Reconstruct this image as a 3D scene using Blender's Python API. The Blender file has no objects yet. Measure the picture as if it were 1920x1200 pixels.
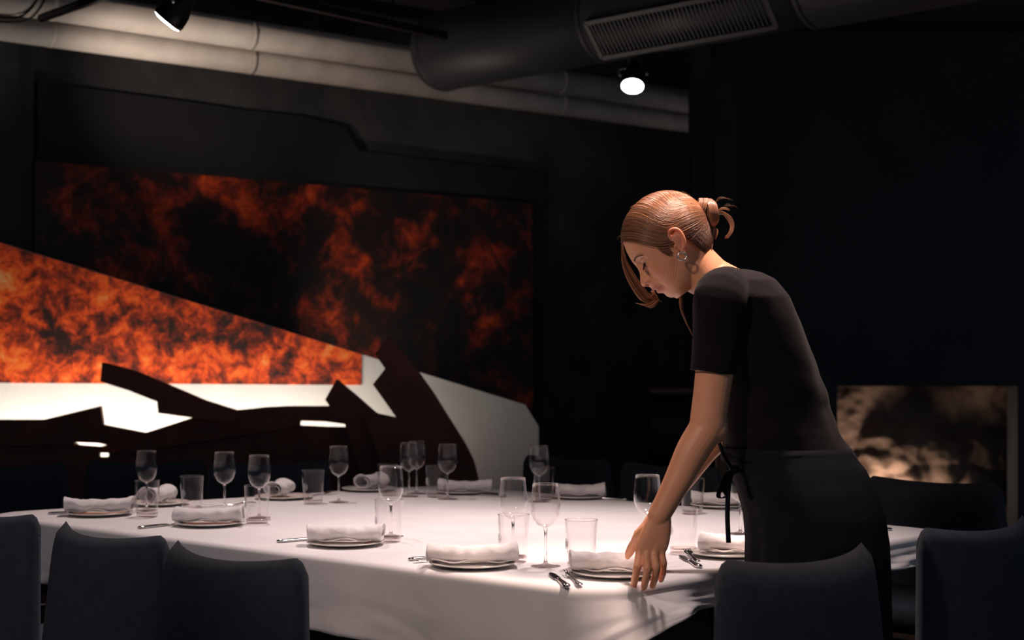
import bpy, math, random
import numpy as np
from mathutils import Vector, Matrix, noise as mnoise

# ------------------------------------------------------------------ camera, world, key lights
SC = bpy.context.scene
COL = SC.collection
CAMZ = 1.23
FPX = 2700.0
HOR = 685.0

def at(px, py, Y):
    return Vector(((px - 960.0) / FPX * Y, Y, CAMZ + (HOR - py) / FPX * Y))

def on_table(px, py, z=0.742):
    Y = FPX * (CAMZ - z) / (py - HOR)
    return Vector(((px - 960.0) / FPX * Y, Y, z))

cam_d = bpy.data.cameras.new('camera')
cam = bpy.data.objects.new('camera', cam_d)
COL.objects.link(cam)
cam.location = (0, 0, CAMZ)
cam.rotation_euler = (math.pi / 2, 0, 0)
cam_d.sensor_width = 36.0
cam_d.lens = 36.0 * FPX / 1920.0
cam_d.shift_y = (HOR - 600.0) / 1920.0
cam_d.dof.use_dof = True
cam_d.dof.focus_distance = 3.55
cam_d.dof.aperture_fstop = 3.8
cam_d.clip_start = 0.05
SC.cycles.transparent_max_bounces = 40
SC.cycles.max_bounces = 8
SC.cycles.sample_clamp_indirect = 4.0
SC.camera = cam

SC.view_settings.view_transform = 'Standard'
SC.view_settings.look = 'None'
SC.view_settings.gamma = 1.0
SC.view_settings.use_curve_mapping = False
SC.view_settings.exposure = 0.0

world = bpy.data.worlds.new('world')
SC.world = world
world.use_nodes = True
world.node_tree.nodes['Background'].inputs[0].default_value = (0.40, 0.50, 0.66, 1)
world.node_tree.nodes['Background'].inputs[1].default_value = 0.19

def lamp(name, kind, loc, target, power, color, **kw):
    d = bpy.data.lights.new(name, kind)
    o = bpy.data.objects.new(name, d)
    COL.objects.link(o)
    o.location = loc
    v = Vector(target) - Vector(loc)
    o.rotation_euler = v.to_track_quat('-Z', 'Y').to_euler()
    d.energy = power
    d.color = color
    for k, val in kw.items():
        setattr(d, k, val)
    return o

WARM = (1.0, 0.80, 0.76)
# ceiling spotlights over the table, above the frame
lamp('table_spot', 'SPOT', (0.38, 4.25, 2.75), (0.20, 3.95, 0.74), 195, WARM, spot_size=math.radians(76), spot_blend=1.0, shadow_soft_size=0.16)
lamp('table_spot_left', 'SPOT', (-0.9, 5.3, 2.75), (-0.80, 4.5, 0.74), 120, WARM, spot_size=math.radians(80), spot_blend=1.0, shadow_soft_size=0.05)
# a spot over the camera side of the aisle catching hair, shoulder and neck
lamp('aisle_spot', 'SPOT', (0.72, 3.22, 2.75), (0.44, 3.34, 1.35), 180, (1.0, 0.72, 0.60), spot_size=math.radians(36), spot_blend=0.8, shadow_soft_size=0.06)
# added fill spots, camera side, brightening the near table edge and the person
lamp('room_fill_spot', 'SPOT', (-1.3, 1.1, 2.8), (0.10, 3.4, 1.0), 120, (1.0, 0.74, 0.62), spot_size=math.radians(36), spot_blend=1.0, shadow_soft_size=0.12)
lamp('room_fill_spot_left', 'SPOT', (-2.5, 1.3, 2.8), (-0.95, 4.1, 0.65), 75, WARM, spot_size=math.radians(34), spot_blend=1.0, shadow_soft_size=0.12)  # second added fill, for the cloth drape at the front left
# concealed strip lights standing behind the sculpture, washing the mural wall
lamp('mural_strip_light', 'AREA', (-1.88, 7.28, 0.62), (-1.88, 7.62, 1.15), 21, (1.0, 0.88, 0.76), shape='RECTANGLE', size=2.1, size_y=0.06)
lamp('mural_uplight', 'SPOT', (-0.70, 8.05, 0.80), (-0.78, 9.35, 1.80), 34, (1.0, 0.80, 0.66), spot_size=math.radians(62), spot_blend=1.0, shadow_soft_size=0.06)
# lamp inside the stone alcove on the right
lamp('alcove_light', 'AREA', (2.45, 9.86, 0.28), (2.80, 10.15, 0.85), 5.5, (1.0, 0.72, 0.55), shape='RECTANGLE', size=0.6, size_y=0.12)
# warm spill on the pipes from the left
lamp('pipe_spot', 'SPOT', (-2.4, 6.6, 2.2), (-1.55, 8.35, 3.0), 75, (1.0, 0.80, 0.66), spot_size=math.radians(58), spot_blend=1.0, shadow_soft_size=0.05)

# ------------------------------------------------------------------ helpers
def tag(o, label=None, cat=None, group=None, kind=None):
    if label: o['label'] = label
    if cat: o['category'] = cat
    if group: o['group'] = group
    if kind: o['kind'] = kind
    return o

def empty(name, loc, rz=0.0):
    o = bpy.data.objects.new(name, None)
    o.empty_display_size = 0.05
    COL.objects.link(o)
    o.location = loc
    o.rotation_euler = (0, 0, rz)
    return o

def mesh(name, verts, faces, mat=None, parent=None, smooth=True):
    me = bpy.data.meshes.new(name)
    me.from_pydata([tuple(v) for v in verts], [], [tuple(f) for f in faces])
    me.validate()
    me.update()
    if smooth:
        me.polygons.foreach_set('use_smooth', [True] * len(me.polygons))
    o = bpy.data.objects.new(name, me)
    COL.objects.link(o)
    if mat: me.materials.append(mat)
    if parent: o.parent = parent
    return o

def link_mesh(name, me, mat, parent=None):
    o = bpy.data.objects.new(name, me)
    COL.objects.link(o)
    me.materials.clear()
    me.materials.append(mat)
    if parent: o.parent = parent
    return o

def copy_tree(o, parent=None):
    c = o.copy()
    COL.objects.link(c)
    c.parent = parent
    for ch in list(o.children):
        copy_tree(ch, c)
    return c

class MB:
    """collects shapes, then builds one mesh object"""
    def __init__(self):
        self.v = []; self.f = []; self.tone = []
    def add(self, verts, faces):
        n = len(self.v)
        self.v += [tuple(p) for p in verts]
        self.f += [tuple(i + n for i in q) for q in faces]
        return self
    def box(self, c, s, rot=None, bev=0.0):
        hx, hy, hz = s[0] / 2, s[1] / 2, s[2] / 2
        R = rot if rot is not None else Matrix.Identity(3)
        C = Vector(c)
        if bev <= 0:
            P = [C + R @ Vector((x * hx, y * hy, z * hz)) for x in (-1, 1) for y in (-1, 1) for z in (-1, 1)]
            return self.add(P, [(0, 1, 3, 2), (4, 6, 7, 5), (0, 4, 5, 1), (2, 3, 7, 6), (0, 2, 6, 4), (1, 5, 7, 3)])
        # rounded in plan, chamfered top and bottom
        b = min(bev, hx * .98, hy * .98)
        rings = []
        cz = min(b, hz * .9) * .5
        for z, ins in ((-hz, cz), (-hz + cz, 0), (hz - cz, 0), (hz, cz)):
            ring = []
            for q, (sx, sy) in enumerate(((1, 1), (-1, 1), (-1, -1), (1, -1))):
                for k in range(5):
                    a = math.pi / 2 * (q + k / 4.0)
                    rr = b
                    ring.append(C + R @ Vector(((hx - b) * sx + (rr - ins) * math.cos(a), (hy - b) * sy + (rr - ins) * math.sin(a), z)))
            rings.append(ring)
        return self.loft(rings)
    def loft(self, rings, cap=True, closed=True):
        n = len(rings[0]); V = []; F = []
        for r in rings: V += list(r)
        for i in range(len(rings) - 1):
            for j in range(n if closed else n - 1):
                k = (j + 1) % n
                F.append((i * n + j, i * n + k, (i + 1) * n + k, (i + 1) * n + j))
        if cap:
            F.append(tuple(reversed(range(n))))
            F.append(tuple(range((len(rings) - 1) * n, len(rings) * n)))
        return self.add(V, F)
    def tube(self, pts, rad, n=10, flat=1.0, up=None, cap=True):
        pts = [Vector(p) for p in pts]
        if not hasattr(rad, '__len__'): rad = [rad] * len(pts)
        rings = []
        ref = Vector(up) if up else None
        prev = None
        for i, p in enumerate(pts):
            t = (pts[min(i + 1, len(pts) - 1)] - pts[max(i - 1, 0)])
            if t.length < 1e-9: t = Vector((0, 0, 1))
            t.normalize()
            if prev is None:
                a = ref if ref and abs(ref.dot(t)) < .98 else (Vector((0, 0, 1)) if abs(t.z) < .9 else Vector((1, 0, 0)))
                x = a - t * a.dot(t)
            else:
                x = prev - t * prev.dot(t)
            if x.length < 1e-6: x = t.orthogonal()
            x.normalize(); prev = x
            y = t.cross(x)
            r = rad[i]
            rings.append([p + x * (math.cos(2 * math.pi * k / n) * r * flat) + y * (math.sin(2 * math.pi * k / n) * r) for k in range(n)])
        return self.loft(rings, cap)
    def lathe(self, prof, n=32, cap=False, c=(0, 0, 0)):
        V = []; F = []
        for (r, z) in prof:
            for k in range(n):
                a = 2 * math.pi * k / n
                V.append((c[0] + r * math.cos(a), c[1] + r * math.sin(a), c[2] + z))
        m = len(prof)
        for i in range(m - 1):
            for k in range(n):
                q = (k + 1) % n
                F.append((i * n + k, i * n + q, (i + 1) * n + q, (i + 1) * n + k))
        if cap:
            F.append(tuple(reversed(range(n)))); F.append(tuple(range((m - 1) * n, m * n)))
        return self.add(V, F)
    def ball(self, c, r, n=16, m=10, rot=None):
        if not hasattr(r, '__len__'): r = (r, r, r)
        R = rot if rot is not None else Matrix.Identity(3)
        C = Vector(c); rings = []
        V = [C + R @ Vector((0, 0, -r[2]))]
        for i in range(1, m):
            ph = -math.pi / 2 + math.pi * i / m
            for k in range(n):
                a = 2 * math.pi * k / n
                V.append(C + R @ Vector((r[0] * math.cos(ph) * math.cos(a), r[1] * math.cos(ph) * math.sin(a), r[2] * math.sin(ph))))
        V.append(C + R @ Vector((0, 0, r[2])))
        F = []
        for k in range(n):
            F.append((0, 1 + (k + 1) % n, 1 + k))
            F.append((len(V) - 1, 1 + (m - 2) * n + k, 1 + (m - 2) * n + (k + 1) % n))
        for i in range(m - 2):
            for k in range(n):
                q = (k + 1) % n
                F.append((1 + i * n + k, 1 + i * n + q, 1 + (i + 1) * n + q, 1 + (i + 1) * n + k))
        return self.add(V, F)
    def prism(self, poly, y0, y1):
        """polygon in (x, z) given front depth y0 and back depth y1"""
        n = len(poly)
        V = [(x, y0, z) for x, z in poly] + [(x, y1, z) for x, z in poly]
        F = [tuple(range(n)), tuple(reversed(range(n, 2 * n)))]
        for i in range(n):
            j = (i + 1) % n
            F.append((i, i + n, j + n, j))
        return self.add(V, F)
    def build(self, name, mat, parent=None, smooth=True):
        o = mesh(name, self.v, self.f, mat, parent, smooth)
        if self.tone:
            t = np.full(len(self.v), .5, dtype=np.float32)
            for a, b, x in self.tone: t[a:b] = x
            o.data.attributes.new('tone', 'FLOAT', 'POINT')
            o.data.attributes['tone'].data.foreach_set('value', t)
        return o

def basis(xa, ya, za):
    m = Matrix((xa, ya, za)); m.transpose(); return m

def bezier(p, n):
    """sample a Catmull-Rom through the points p"""
    p = [Vector(q) for q in p]
    P = [p[0] * 2 - p[1]] + p + [p[-1] * 2 - p[-2]]
    out = []
    segs = len(p) - 1
    for i in range(n):
        t = i / (n - 1) * segs
        k = min(int(t), segs - 1); u = t - k
        a, b, c, d = P[k], P[k + 1], P[k + 2], P[k + 3]
        out.append(0.5 * ((2 * b) + (c - a) * u + (2 * a - 5 * b + 4 * c - d) * u * u + (3 * b - a - 3 * c + d) * u ** 3))
    return out

def fbm(x, y, z, o=4):
    return mnoise.fractal(Vector((x, y, z)), 0.9, 2.1, o)

# ------------------------------------------------------------------ materials
def mat(name, col, rough=0.5, metal=0.0, **kw):
    m = bpy.data.materials.new(name); m.use_nodes = True
    b = m.node_tree.nodes['Principled BSDF']
    b.inputs['Base Color'].default_value = (*col, 1)
    b.inputs['Roughness'].default_value = rough
    b.inputs['Metallic'].default_value = metal
    for k, v in kw.items():
        b.inputs[k.replace('_', ' ')].default_value = v
    return m

def N(m, t, **kw):
    n = m.node_tree.nodes.new(t)
    for k, v in kw.items():
        if k.startswith('i_'):
            key = k[2:]
            n.inputs[int(key) if key.isdigit() else key.replace('_', ' ')].default_value = v
        else:
            setattr(n, k, v)
    return n

def L(m, a, ao, b, bi):
    m.node_tree.links.new(a.outputs[ao], b.inputs[bi])

def varied(m, c1, c2, scale=5.0, bump=0.0, bscale=None, detail=6.0, dist=0.0, stretch=(1, 1, 1), lo=.35, hi=.65):
    b = m.node_tree.nodes['Principled BSDF']
    tc = N(m, 'ShaderNodeTexCoord')
    mp = N(m, 'ShaderNodeMapping'); mp.inputs['Scale'].default_value = stretch
    L(m, tc, 'Object', mp, 0)
    nz = N(m, 'ShaderNodeTexNoise', i_Scale=scale, i_Detail=detail, i_Distortion=dist)
    L(m, mp, 0, nz, 'Vector')
    r = N(m, 'ShaderNodeValToRGB')
    r.color_ramp.elements[0].position = lo; r.color_ramp.elements[0].color = (*c1, 1)
    r.color_ramp.elements[1].position = hi; r.color_ramp.elements[1].color = (*c2, 1)
    L(m, nz, 0, r, 0); L(m, r, 0, b, 'Base Color')
    if bump:
        n2 = N(m, 'ShaderNodeTexNoise', i_Scale=bscale or scale * 4, i_Detail=8.0)
        L(m, mp, 0, n2, 'Vector')
        bp = N(m, 'ShaderNodeBump', i_Strength=bump, i_Distance=0.02)
        L(m, n2, 0, bp, 'Height'); L(m, bp, 0, b, 'Normal')
    return m

M = {}
M['floor'] = varied(mat('dark_floor', (.02, .018, .016), .55), (.014, .012, .011), (.03, .024, .02), 3, .1)
M['wall'] = varied(mat('charcoal_wall', (.03, .03, .032), .9), (.045, .052, .062), (.058, .064, .072), 2.0, .25, 9)
M['board'] = varied(mat('black_board', (.02, .02, .022), .9), (.013, .014, .017), (.020, .021, .024), 2.0, .25, 9)
M['plaster'] = varied(mat('rough_dark_plaster', (.05, .05, .05), .95), (.036, .040, .046), (.070, .070, .072), 3.0, .8, 6)
M['ceiling'] = varied(mat('black_ceiling', (.03, .03, .03), .9), (.02, .02, .022), (.035, .033, .033), 2.0, .3, 6)
M['stone'] = varied(mat('rough_stone', (.3, .24, .2), .95), (.22, .155, .12), (.34, .25, .19), 3.0, .6, 14, dist=.3)
M['pipe'] = varied(mat('painted_pipe', (.6, .55, .5), .6), (.50, .46, .42), (.62, .57, .52), 6, .08, 20)
M['duct'] = varied(mat('grey_duct', (.03, .03, .03), .5), (.040, .040, .046), (.050, .050, .056), 3, .05, 14)
M['black_metal'] = mat('black_metal', (.012, .012, .013), .4, .6)
M['chrome'] = mat('polished_steel', (.75, .72, .72), .14, 1.0)
M['silver'] = mat('polished_silver', (.95, .90, .88), .22, 1.0)
M['steel'] = mat('cutlery_steel', (.62, .60, .61), .16, 1.0)
M['corten'] = varied(mat('rusted_steel_plate', (.12, .045, .03), .75), (.15, .055, .038), (.22, .08, .055), 6, .15, 25)
M['white_wall'] = varied(mat('white_painted_wall', (.8, .78, .74), .8), (.72, .71, .68), (.80, .79, .76), 4, .08, 10)
M['cloth'] = varied(mat('white_tablecloth', (.74, .72, .72), .9), (.70, .68, .685), (.76, .74, .74), 6, .05, 700)
M['napkin'] = varied(mat('white_napkin_linen', (.78, .74, .74), .92), (.73, .69, .685), (.80, .76, .755), 14, .12, 260)
M['china'] = mat('white_china', (.74, .70, .66), .18)
M['chair'] = varied(mat('navy_upholstery', (.018, .02, .027), .85), (.024, .031, .046), (.034, .041, .058), 40, .15, 400)
M['chair_leg'] = mat('dark_chair_leg', (.01, .01, .01), .4)
M['wood'] = varied(mat('brown_wood', (.12, .06, .035), .6), (.13, .065, .035), (.26, .13, .07), 6, .1, 30, stretch=(1, 1, 8))

def glass_mat(name, tint, power, gain, base):
    m = bpy.data.materials.new(name); m.use_nodes = True
    nt = m.node_tree; nt.nodes.remove(nt.nodes['Principled BSDF'])
    out = nt.nodes['Material Output']
    tr = N(m, 'ShaderNodeBsdfTransparent'); tr.inputs[0].default_value = (*tint, 1)
    gl = N(m, 'ShaderNodeBsdfGlossy'); gl.inputs['Roughness'].default_value = 0.015
    gl.inputs['Color'].default_value = (1, 1, 1, 1)
    lw = N(m, 'ShaderNodeLayerWeight'); lw.inputs['Blend'].default_value = .5
    pw = N(m, 'ShaderNodeMath', operation='POWER'); pw.inputs[1].default_value = power
    fr = N(m, 'ShaderNodeMath', operation='MULTIPLY_ADD'); fr.inputs[1].default_value = gain; fr.inputs[2].default_value = base
    L(m, lw, 'Facing', pw, 0); L(m, pw, 0, fr, 0)
    mx = N(m, 'ShaderNodeMixShader')
    L(m, fr, 0, mx, 0); L(m, tr, 0, mx, 1); L(m, gl, 0, mx, 2); L(m, mx, 0, out, 0)
    return m
M['glass'] = glass_mat('clear_thin_glass', (.992, .986, .986), 3.0, .85, .014)
M['rim_glass'] = glass_mat('thin_glass_edge', (.94, .90, .90), 2.5, .6, .04)
M['solid_glass'] = mat('solid_clear_glass', (1, .985, .985), .01, 0, Transmission_Weight=1.0, IOR=1.5)
M['etch'] = mat('etched_glass_mark', (.7, .7, .72), .6)
M['etch'].node_tree.nodes['Principled BSDF'].inputs['Alpha'].default_value = 0.45

def emit(name, col, s):
    m = mat(name, (0, 0, 0), .5)
    b = m.node_tree.nodes['Principled BSDF']
    b.inputs['Emission Color'].default_value = (*col, 1)
    b.inputs['Emission Strength'].default_value = s
    return m
M['lens'] = emit('lit_lens', (1, .97, .94), 14)

def mural_mat(name, scale, seed, lo, hi, bright=1.0):
    m = mat(name, (.3, .1, .03), .55)
    b = m.node_tree.nodes['Principled BSDF']
    tc = N(m, 'ShaderNodeTexCoord')
    mp = N(m, 'ShaderNodeMapping'); mp.inputs['Location'].default_value = seed
    L(m, tc, 'Object', mp, 0)
    n1 = N(m, 'ShaderNodeTexNoise', i_Scale=scale, i_Detail=12.0, i_Roughness=.74, i_Distortion=.35)
    n2 = N(m, 'ShaderNodeTexNoise', i_Scale=scale * .35, i_Detail=3.0, i_Distortion=.4)
    L(m, mp, 0, n1, 'Vector'); L(m, mp, 0, n2, 'Vector')
    mix = N(m, 'ShaderNodeMath', operation='MULTIPLY_ADD'); mix.inputs[1].default_value = .9
    mul = N(m, 'ShaderNodeMath', operation='MULTIPLY'); mul.inputs[1].default_value = .55
    L(m, n2, 0, mul, 0); L(m, n1, 0, mix, 0); L(m, mul, 0, mix, 2)
    mr = N(m, 'ShaderNodeMapRange'); mr.inputs[1].default_value = lo; mr.inputs[2].default_value = hi
    L(m, mix, 0, mr, 0)
    r = N(m, 'ShaderNodeValToRGB'); cr = r.color_ramp
    cr.elements[0].position = 0; cr.elements[0].color = (.010, .008, .008, 1)
    cr.elements[1].position = 1; cr.elements[1].color = (.95 * bright, .42 * bright, .16 * bright, 1)
    for p, c in ((.25, (.035, .012, .008)), (.43, (.26, .030, .010)), (.64, (.88, .095, .014)), (.84, (.97, .23, .035))):
        e = cr.elements.new(p); e.color = (c[0] * bright, c[1] * bright, c[2] * bright, 1)
    L(m, mr, 0, r, 0); L(m, r, 0, b, 'Base Color')
    return m
M['mural_low'] = mural_mat('burning_orange_print', 10.5, (3.1, 0, 1.7), .51, .92)
M['mural_up'] = mural_mat('dark_ember_print', 3.8, (0.4, 0, 5.2), .64, 1.04)
# ------------------------------------------------------------------ room
def structure(o):
    o['kind'] = 'structure'; return o

structure(MB().box((0, 5, -.05), (14, 14, .1)).build('floor', M['floor'], smooth=False))
structure(MB().box((0, 6.5, 3.5), (14, 11, .1)).build('ceiling', M['ceiling'], smooth=False))

# the mural wall recedes to the right: from (-2.65, 8.0) along (0.8, 0.6)
WA = Vector((-2.65, 8.0, 0)); WD = Vector((.8, .6, 0)); WN = Vector((.6, -.8, 0))   # WN points to the room
def wpt(t, off, z): return WA + WD * t + WN * off + Vector((0, 0, z))
def wall_px(px, off=0.0):
    # t along the wall whose point projects at column px
    k = (px - 960) / FPX; A = WA + WN * off
    return (k * A.y - A.x) / (WD.x - k * WD.y)
WR = basis(WD, WN * -1, Vector((0, 0, 1)))
def wall_box(t0, t1, z0, z1, off0, off1, b=None):
    b = b or MB()
    return b.box(wpt((t0 + t1) / 2, (off0 + off1) / 2, (z0 + z1) / 2), (t1 - t0, abs(off1 - off0), z1 - z0), WR)
structure(wall_box(-.6, 6.0, 0, 3.45, -.2, 0).build('wall_back', M['plaster'], smooth=False))

# black cladding board that carries the mural, its top edge broken at the right end
tl, tr_ = wall_px(65), wall_px(1005)
poly = []
top = [(tl, 2.80), (tl + .5, 2.79), (tl + .9, 2.785), (tl + 1.25, 2.775), (tl + 1.6, 2.78), (tl + 1.85, 2.76), (wall_px(640), 2.74), (wall_px(665), 2.60), (tr_ + .02, 2.58)]
V = []; F = []
prof = [(tl, 0)] + top + [(tr_ + .02, 0)]
n = len(prof)
V = [wpt(t, .05, z) for t, z in prof] + [wpt(t, 0, z) for t, z in prof]
F = [tuple(range(n)), tuple(reversed(range(n, 2 * n)))] + [(i, i + n, (i + 1) % n + n, (i + 1) % n) for i in range(n)]
structure(mesh('trim_3', V, F, M['board'], None, False))

# big ember mural on the wall
zt = CAMZ + 380 * 8.0 / FPX
t0, t1 = wall_px(65, .07), wall_px(1000, .07)
mz0 = .72
mu = wall_box(t0, t1, mz0, zt, .05, .07).build('mural', M['mural_up'], smooth=False)
tag(mu, 'dark mural print of smouldering orange clouds hanging on the black wall', 'mural')

# the pillar at the left edge of the photo
structure(MB().box((-3.35, 8.2, 1.725), (1.4, .5, 3.45)).build('wall_left', M['wall'], smooth=False))
structure(MB().box((-6.4, 4.5, 1.725), (.2, 9.0, 3.45)).build('wall_side', M['wall'], smooth=False))
structure(MB().box((-5.2, 8.9, 1.725), (2.6, .2, 3.45)).build('wall_corner', M['wall'], smooth=False))
# dark wall to the right of the mural, with the opening of the stone alcove
YW = 9.6
oL, oR, oT = at(1570, 725, YW), at(1908, 725, YW), at(1600, 724, YW)
b = MB()
b.box(((1.2 + oL.x) / 2, YW + .1, 1.725), (oL.x - 1.2, .2, 3.45))
b.box(((oL.x + oR.x) / 2, YW + .1, (oT.z + 3.45) / 2), (oR.x - oL.x, .2, 3.45 - oT.z))
b.box(((oR.x + 6.5) / 2, YW + .1, 1.725), (6.5 - oR.x, .2, 3.45))
structure(b.build('wall_right', M['wall'], smooth=False))
structure(MB().box((oL.x + .9 , 9.75, 3.0), (.01, .01, .01)).build('trim_1', M['wall'], smooth=False)) if False else None

# rough stone face inside the alcove
nx, nz = 110, 80
V = []; F = []
x0, x1, z0_, z1_ = oL.x - .5, oR.x + .6, 0.0, 1.5
for j in range(nz + 1):
    for i in range(nx + 1):
        x = x0 + (x1 - x0) * i / nx; z = z0_ + (z1_ - z0_) * j / nz
        d = 0.06 * fbm(x * 2.2, 3, z * 2.6) + 0.02 * fbm(x * 9, 1, z * 9)
        # boulders: smooth upper slab above, bulging stones below
        for (px, py, rw, rh, h) in ((1670, 838, .20, .18, .20), (1735, 860, .26, .26, .30), (1830, 870, .34, .22, .22), (1640, 900, .30, .2, .22), (1760, 940, .5, .25, .25)):
            c = at(px, py, 10.0)
            q = ((x - c.x) / rw) ** 2 + ((z - c.z) / rh) ** 2
            d += h * max(0, 1 - q) ** .7 * .6 if q < 1 else 0
        V.append((x, 10.15 - d, z))
for j in range(nz):
    for i in range(nx):
        a = j * (nx + 1) + i
        F.append((a, a + 1, a + nx + 2, a + nx + 1))
st = mesh('stone_face', V, F, M['stone'])
so = st.modifiers.new('s', 'SOLIDIFY'); so.thickness = .1; so.offset = -1
tag(st, 'rough brown stone wall lit warmly inside the alcove', 'stone wall')

# slim dark pillar on the right of the pipes
pl = at(1340, 255, 9.0); pr = at(1380, 255, 9.0)
structure(MB().box(((pl.x + pr.x) / 2, 9.05, 1.725), (pr.x - pl.x, .14, 3.45)).build('trim_1', M['plaster'], smooth=False))

# small wooden shelf and post in the dark behind her
c = at(1262, 727, 8.6)
sh = empty('wall_shelf', (c.x, c.y, c.z - .30))
MB().box((0, 0, .28), (.30, .25, .03), bev=.004).build('shelf_board', M['wood'], sh)
MB().box((0, .05, .0), (.28, .12, .54), bev=.004).build('cabinet_body', M['black_metal'], sh)
for sx in (-.12, .12):
    MB().box((sx, 0, -(c.z - .30) / 2 - .13), (.03, .03, c.z - .57), bev=.003).build('leg', M['black_metal'], sh)
tag(sh, 'narrow dark stand with a brown wooden top in the shadow behind the person', 'stand')
c = at(1352, 900, 6.6)
ps = MB().box((c.x, c.y, .46), (.05, .05, .92), bev=.006).build('wooden_post', M['wood'])
tag(ps, 'short brown wooden post standing behind the far side of the table', 'post')

# ------------------------------------------------------------------ diagonal wing wall with print
YG = 7.62
wing = empty('wing_wall', (at(300, 900, YG).x, YG, 0))
def loc(p, e): return (p.x - e.location.x, p.z)
def gp(px, py): return loc(at(px, py, YG), wing)
DX = .309
def diag(px): return 455 + DX * px
poly = [gp(-160, diag(-160)), gp(985, diag(985)), gp(1010, 800), (gp(1010, 800)[0], 0), (gp(-160, 0)[0], 0)]
MB().prism(poly, 0, .10).build('panel', M['white_wall'], wing, False)
poly = [gp(-160, diag(-160) + 0), gp(678, diag(678) + 0), gp(678, 722), gp(-160, 717)]
pr_ = MB().prism(poly, -.006, 0).build('print', M['mural_low'], wing, False)
pr_['label'] = 'fiery orange and red print above the white base'
tag(wing, 'low white wing wall with a sloping top and a fiery orange print', 'wing wall')

# ------------------------------------------------------------------ steel sculpture
YS = 6.95
def half(pts): return [(x / 2, 600 + y / 2) for x, y in pts]
sc = empty('steel_sculpture', (at(450, 900, YS).x, YS, 0))
def sp(px, py): return loc(at(px, py, YS), sc)
z0 = 0.0
# base plate silhouette (low, wavy, with the two upright prongs)
base = half([(-60, 376), (0, 373), (170, 373), (383, 322), (393, 392), (550, 422), (738, 362), (800, 345), (895, 337), (1000, 326), (1080, 322), (1240, 322), (1330, 300), (1420, 350), (1500, 367), (1560, 400)])
poly = [sp(*p) for p in base] + [(sp(780, 800)[0], 0), (sp(-30, 800)[0], 0)]
# split the base around the slots: build as upper strip and lower body plates at two depths
up = [sp(*p) for p in base] + [sp(*p) for p in half([(1600, 480), (1310, 404), (1300, 390), (1225, 380), (1130, 377), (1125, 398), (500, 494), (480, 488), (380, 461), (285, 457), (283, 470), (-60, 470)])]
MB().prism(up, -.03, 0).build('wave_plate', M['corten'], sc, False)
lowb = [sp(*p) for p in half([(-60, 452), (283, 462), (292, 469), (370, 475), (372, 514), (406, 514), (408, 498), (480, 486), (1100, 388), (1132, 396), (1225, 400), (1310, 402), (1330, 398), (1600, 450), (1700, 560)])] + [(sp(850, 800)[0], 0), (sp(-30, 800)[0], 0)]
MB().prism(lowb, .0, .03).build('lower_plate', M['corten'], sc, False)
beam = half([(405, 160), (520, 190), (620, 232), (700, 266), (780, 300), (895, 336), (900, 380), (738, 364), (612, 346), (608, 304), (500, 262), (398, 230)])
MB().prism([sp(*p) for p in beam], -.10, -.032).build('rising_arm', M['corten'], sc, False)
prong = half([(1228, 297), (1270, 222), (1340, 280), (1420, 350), (1440, 380), (1240, 380), (1245, 322)])
MB().prism([sp(*p) for p in prong], -.09, -.032).build('prong', M['corten'], sc, False)
big = half([(1418, 128), (1470, 65), (1560, 170), (1630, 268), (1700, 380), (1750, 460), (1780, 520), (1800, 600), (1830, 700), (1500, 700), (1380, 360), (1500, 367), (1410, 240), (1455, 182)])
MB().prism([sp(*p) for p in big], -.16, -.102).build('tall_blade', M['corten'], sc, False)
MB().prism([sp(*p) for p in half([(1300, 380), (1560, 360), (1830, 700), (1450, 860)])], -.10, -.032).build('brace_plate', M['corten'], sc, False)
MB().prism([sp(*p) for p in half([(384, 472), (520, 462), (520, 502), (362, 500), (362, 478)])], .032, .045).build('slot_cover', M['corten'], sc, False)
MB().box((.05, .0, .02), (2.4, .3, .04), bev=.02).build('base', M['corten'], sc)
tag(sc, 'rust brown steel plate sculpture with jagged fins in front of the lit wall', 'sculpture')

# strip lamp housings the light comes from, behind the sculpture
def strip(x, y, ln, label):
    e = empty('strip_light', (x, y, 0))
    MB().box((0, 0, .55), (ln, .07, .05), bev=.008).build('housing', M['black_metal'], e)
    MB().box((0, 0, .581), (ln * .96, .045, .010)).build('diffuser', M['lens'] if False else mat('strip_diffuser', (.8, .8, .78), .4), e, False)
    for s in (-1, 1):
        MB().box((s * ln * .4, 0, .2625), (.03, .05, .525)).build('leg', M['black_metal'], e, False)
    tag(e, label, 'light')
strip(-1.88, 7.28, 2.1, 'long strip light standing between the sculpture and the wing wall')

# ------------------------------------------------------------------ pipes, duct, track
def wall_pipe(px_a, px_b, off, zc, r, label):
    ta, tb = wall_px(px_a, off), wall_px(px_b, off)
    e = empty('ceiling_pipe', wpt(ta, off, zc))
    b = MB().tube([wpt(ta, off, zc) - e.location, wpt(tb, off, zc) - e.location], r, 32)
    b.build('pipe', M['pipe'], e)
    for px in ((95, 470, 1050) if r < .09 else (90, 460)):
        t = wall_px(px, off)
        c_ = MB().tube([wpt(t - .012, off, zc) - e.location, wpt(t + .012, off, zc) - e.location], r * 1.02, 32)
        c_.build('joint_ring', M['pipe'], e)
    tag(e, label, 'pipe')
    return e
OFF = .42
t720 = wall_px(720, OFF); P720 = wpt(t720, OFF, 0); s720 = FPX / P720.y
zlow = CAMZ + (HOR - 149) / s720
r1 = 23 / s720
wall_pipe(-260, 1640, OFF, zlow, r1, 'pale round pipe along the wall, the lower of the pair under the ceiling')
OFF2 = .62
t720 = wall_px(720, OFF2); P720 = wpt(t720, OFF2, 0); s2 = FPX / P720.y
wall_pipe(-300, 1600, OFF2, CAMZ + (HOR - 104) / s2, 25 / s2, 'pale round pipe along the wall, the upper one close to the ceiling')

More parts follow.
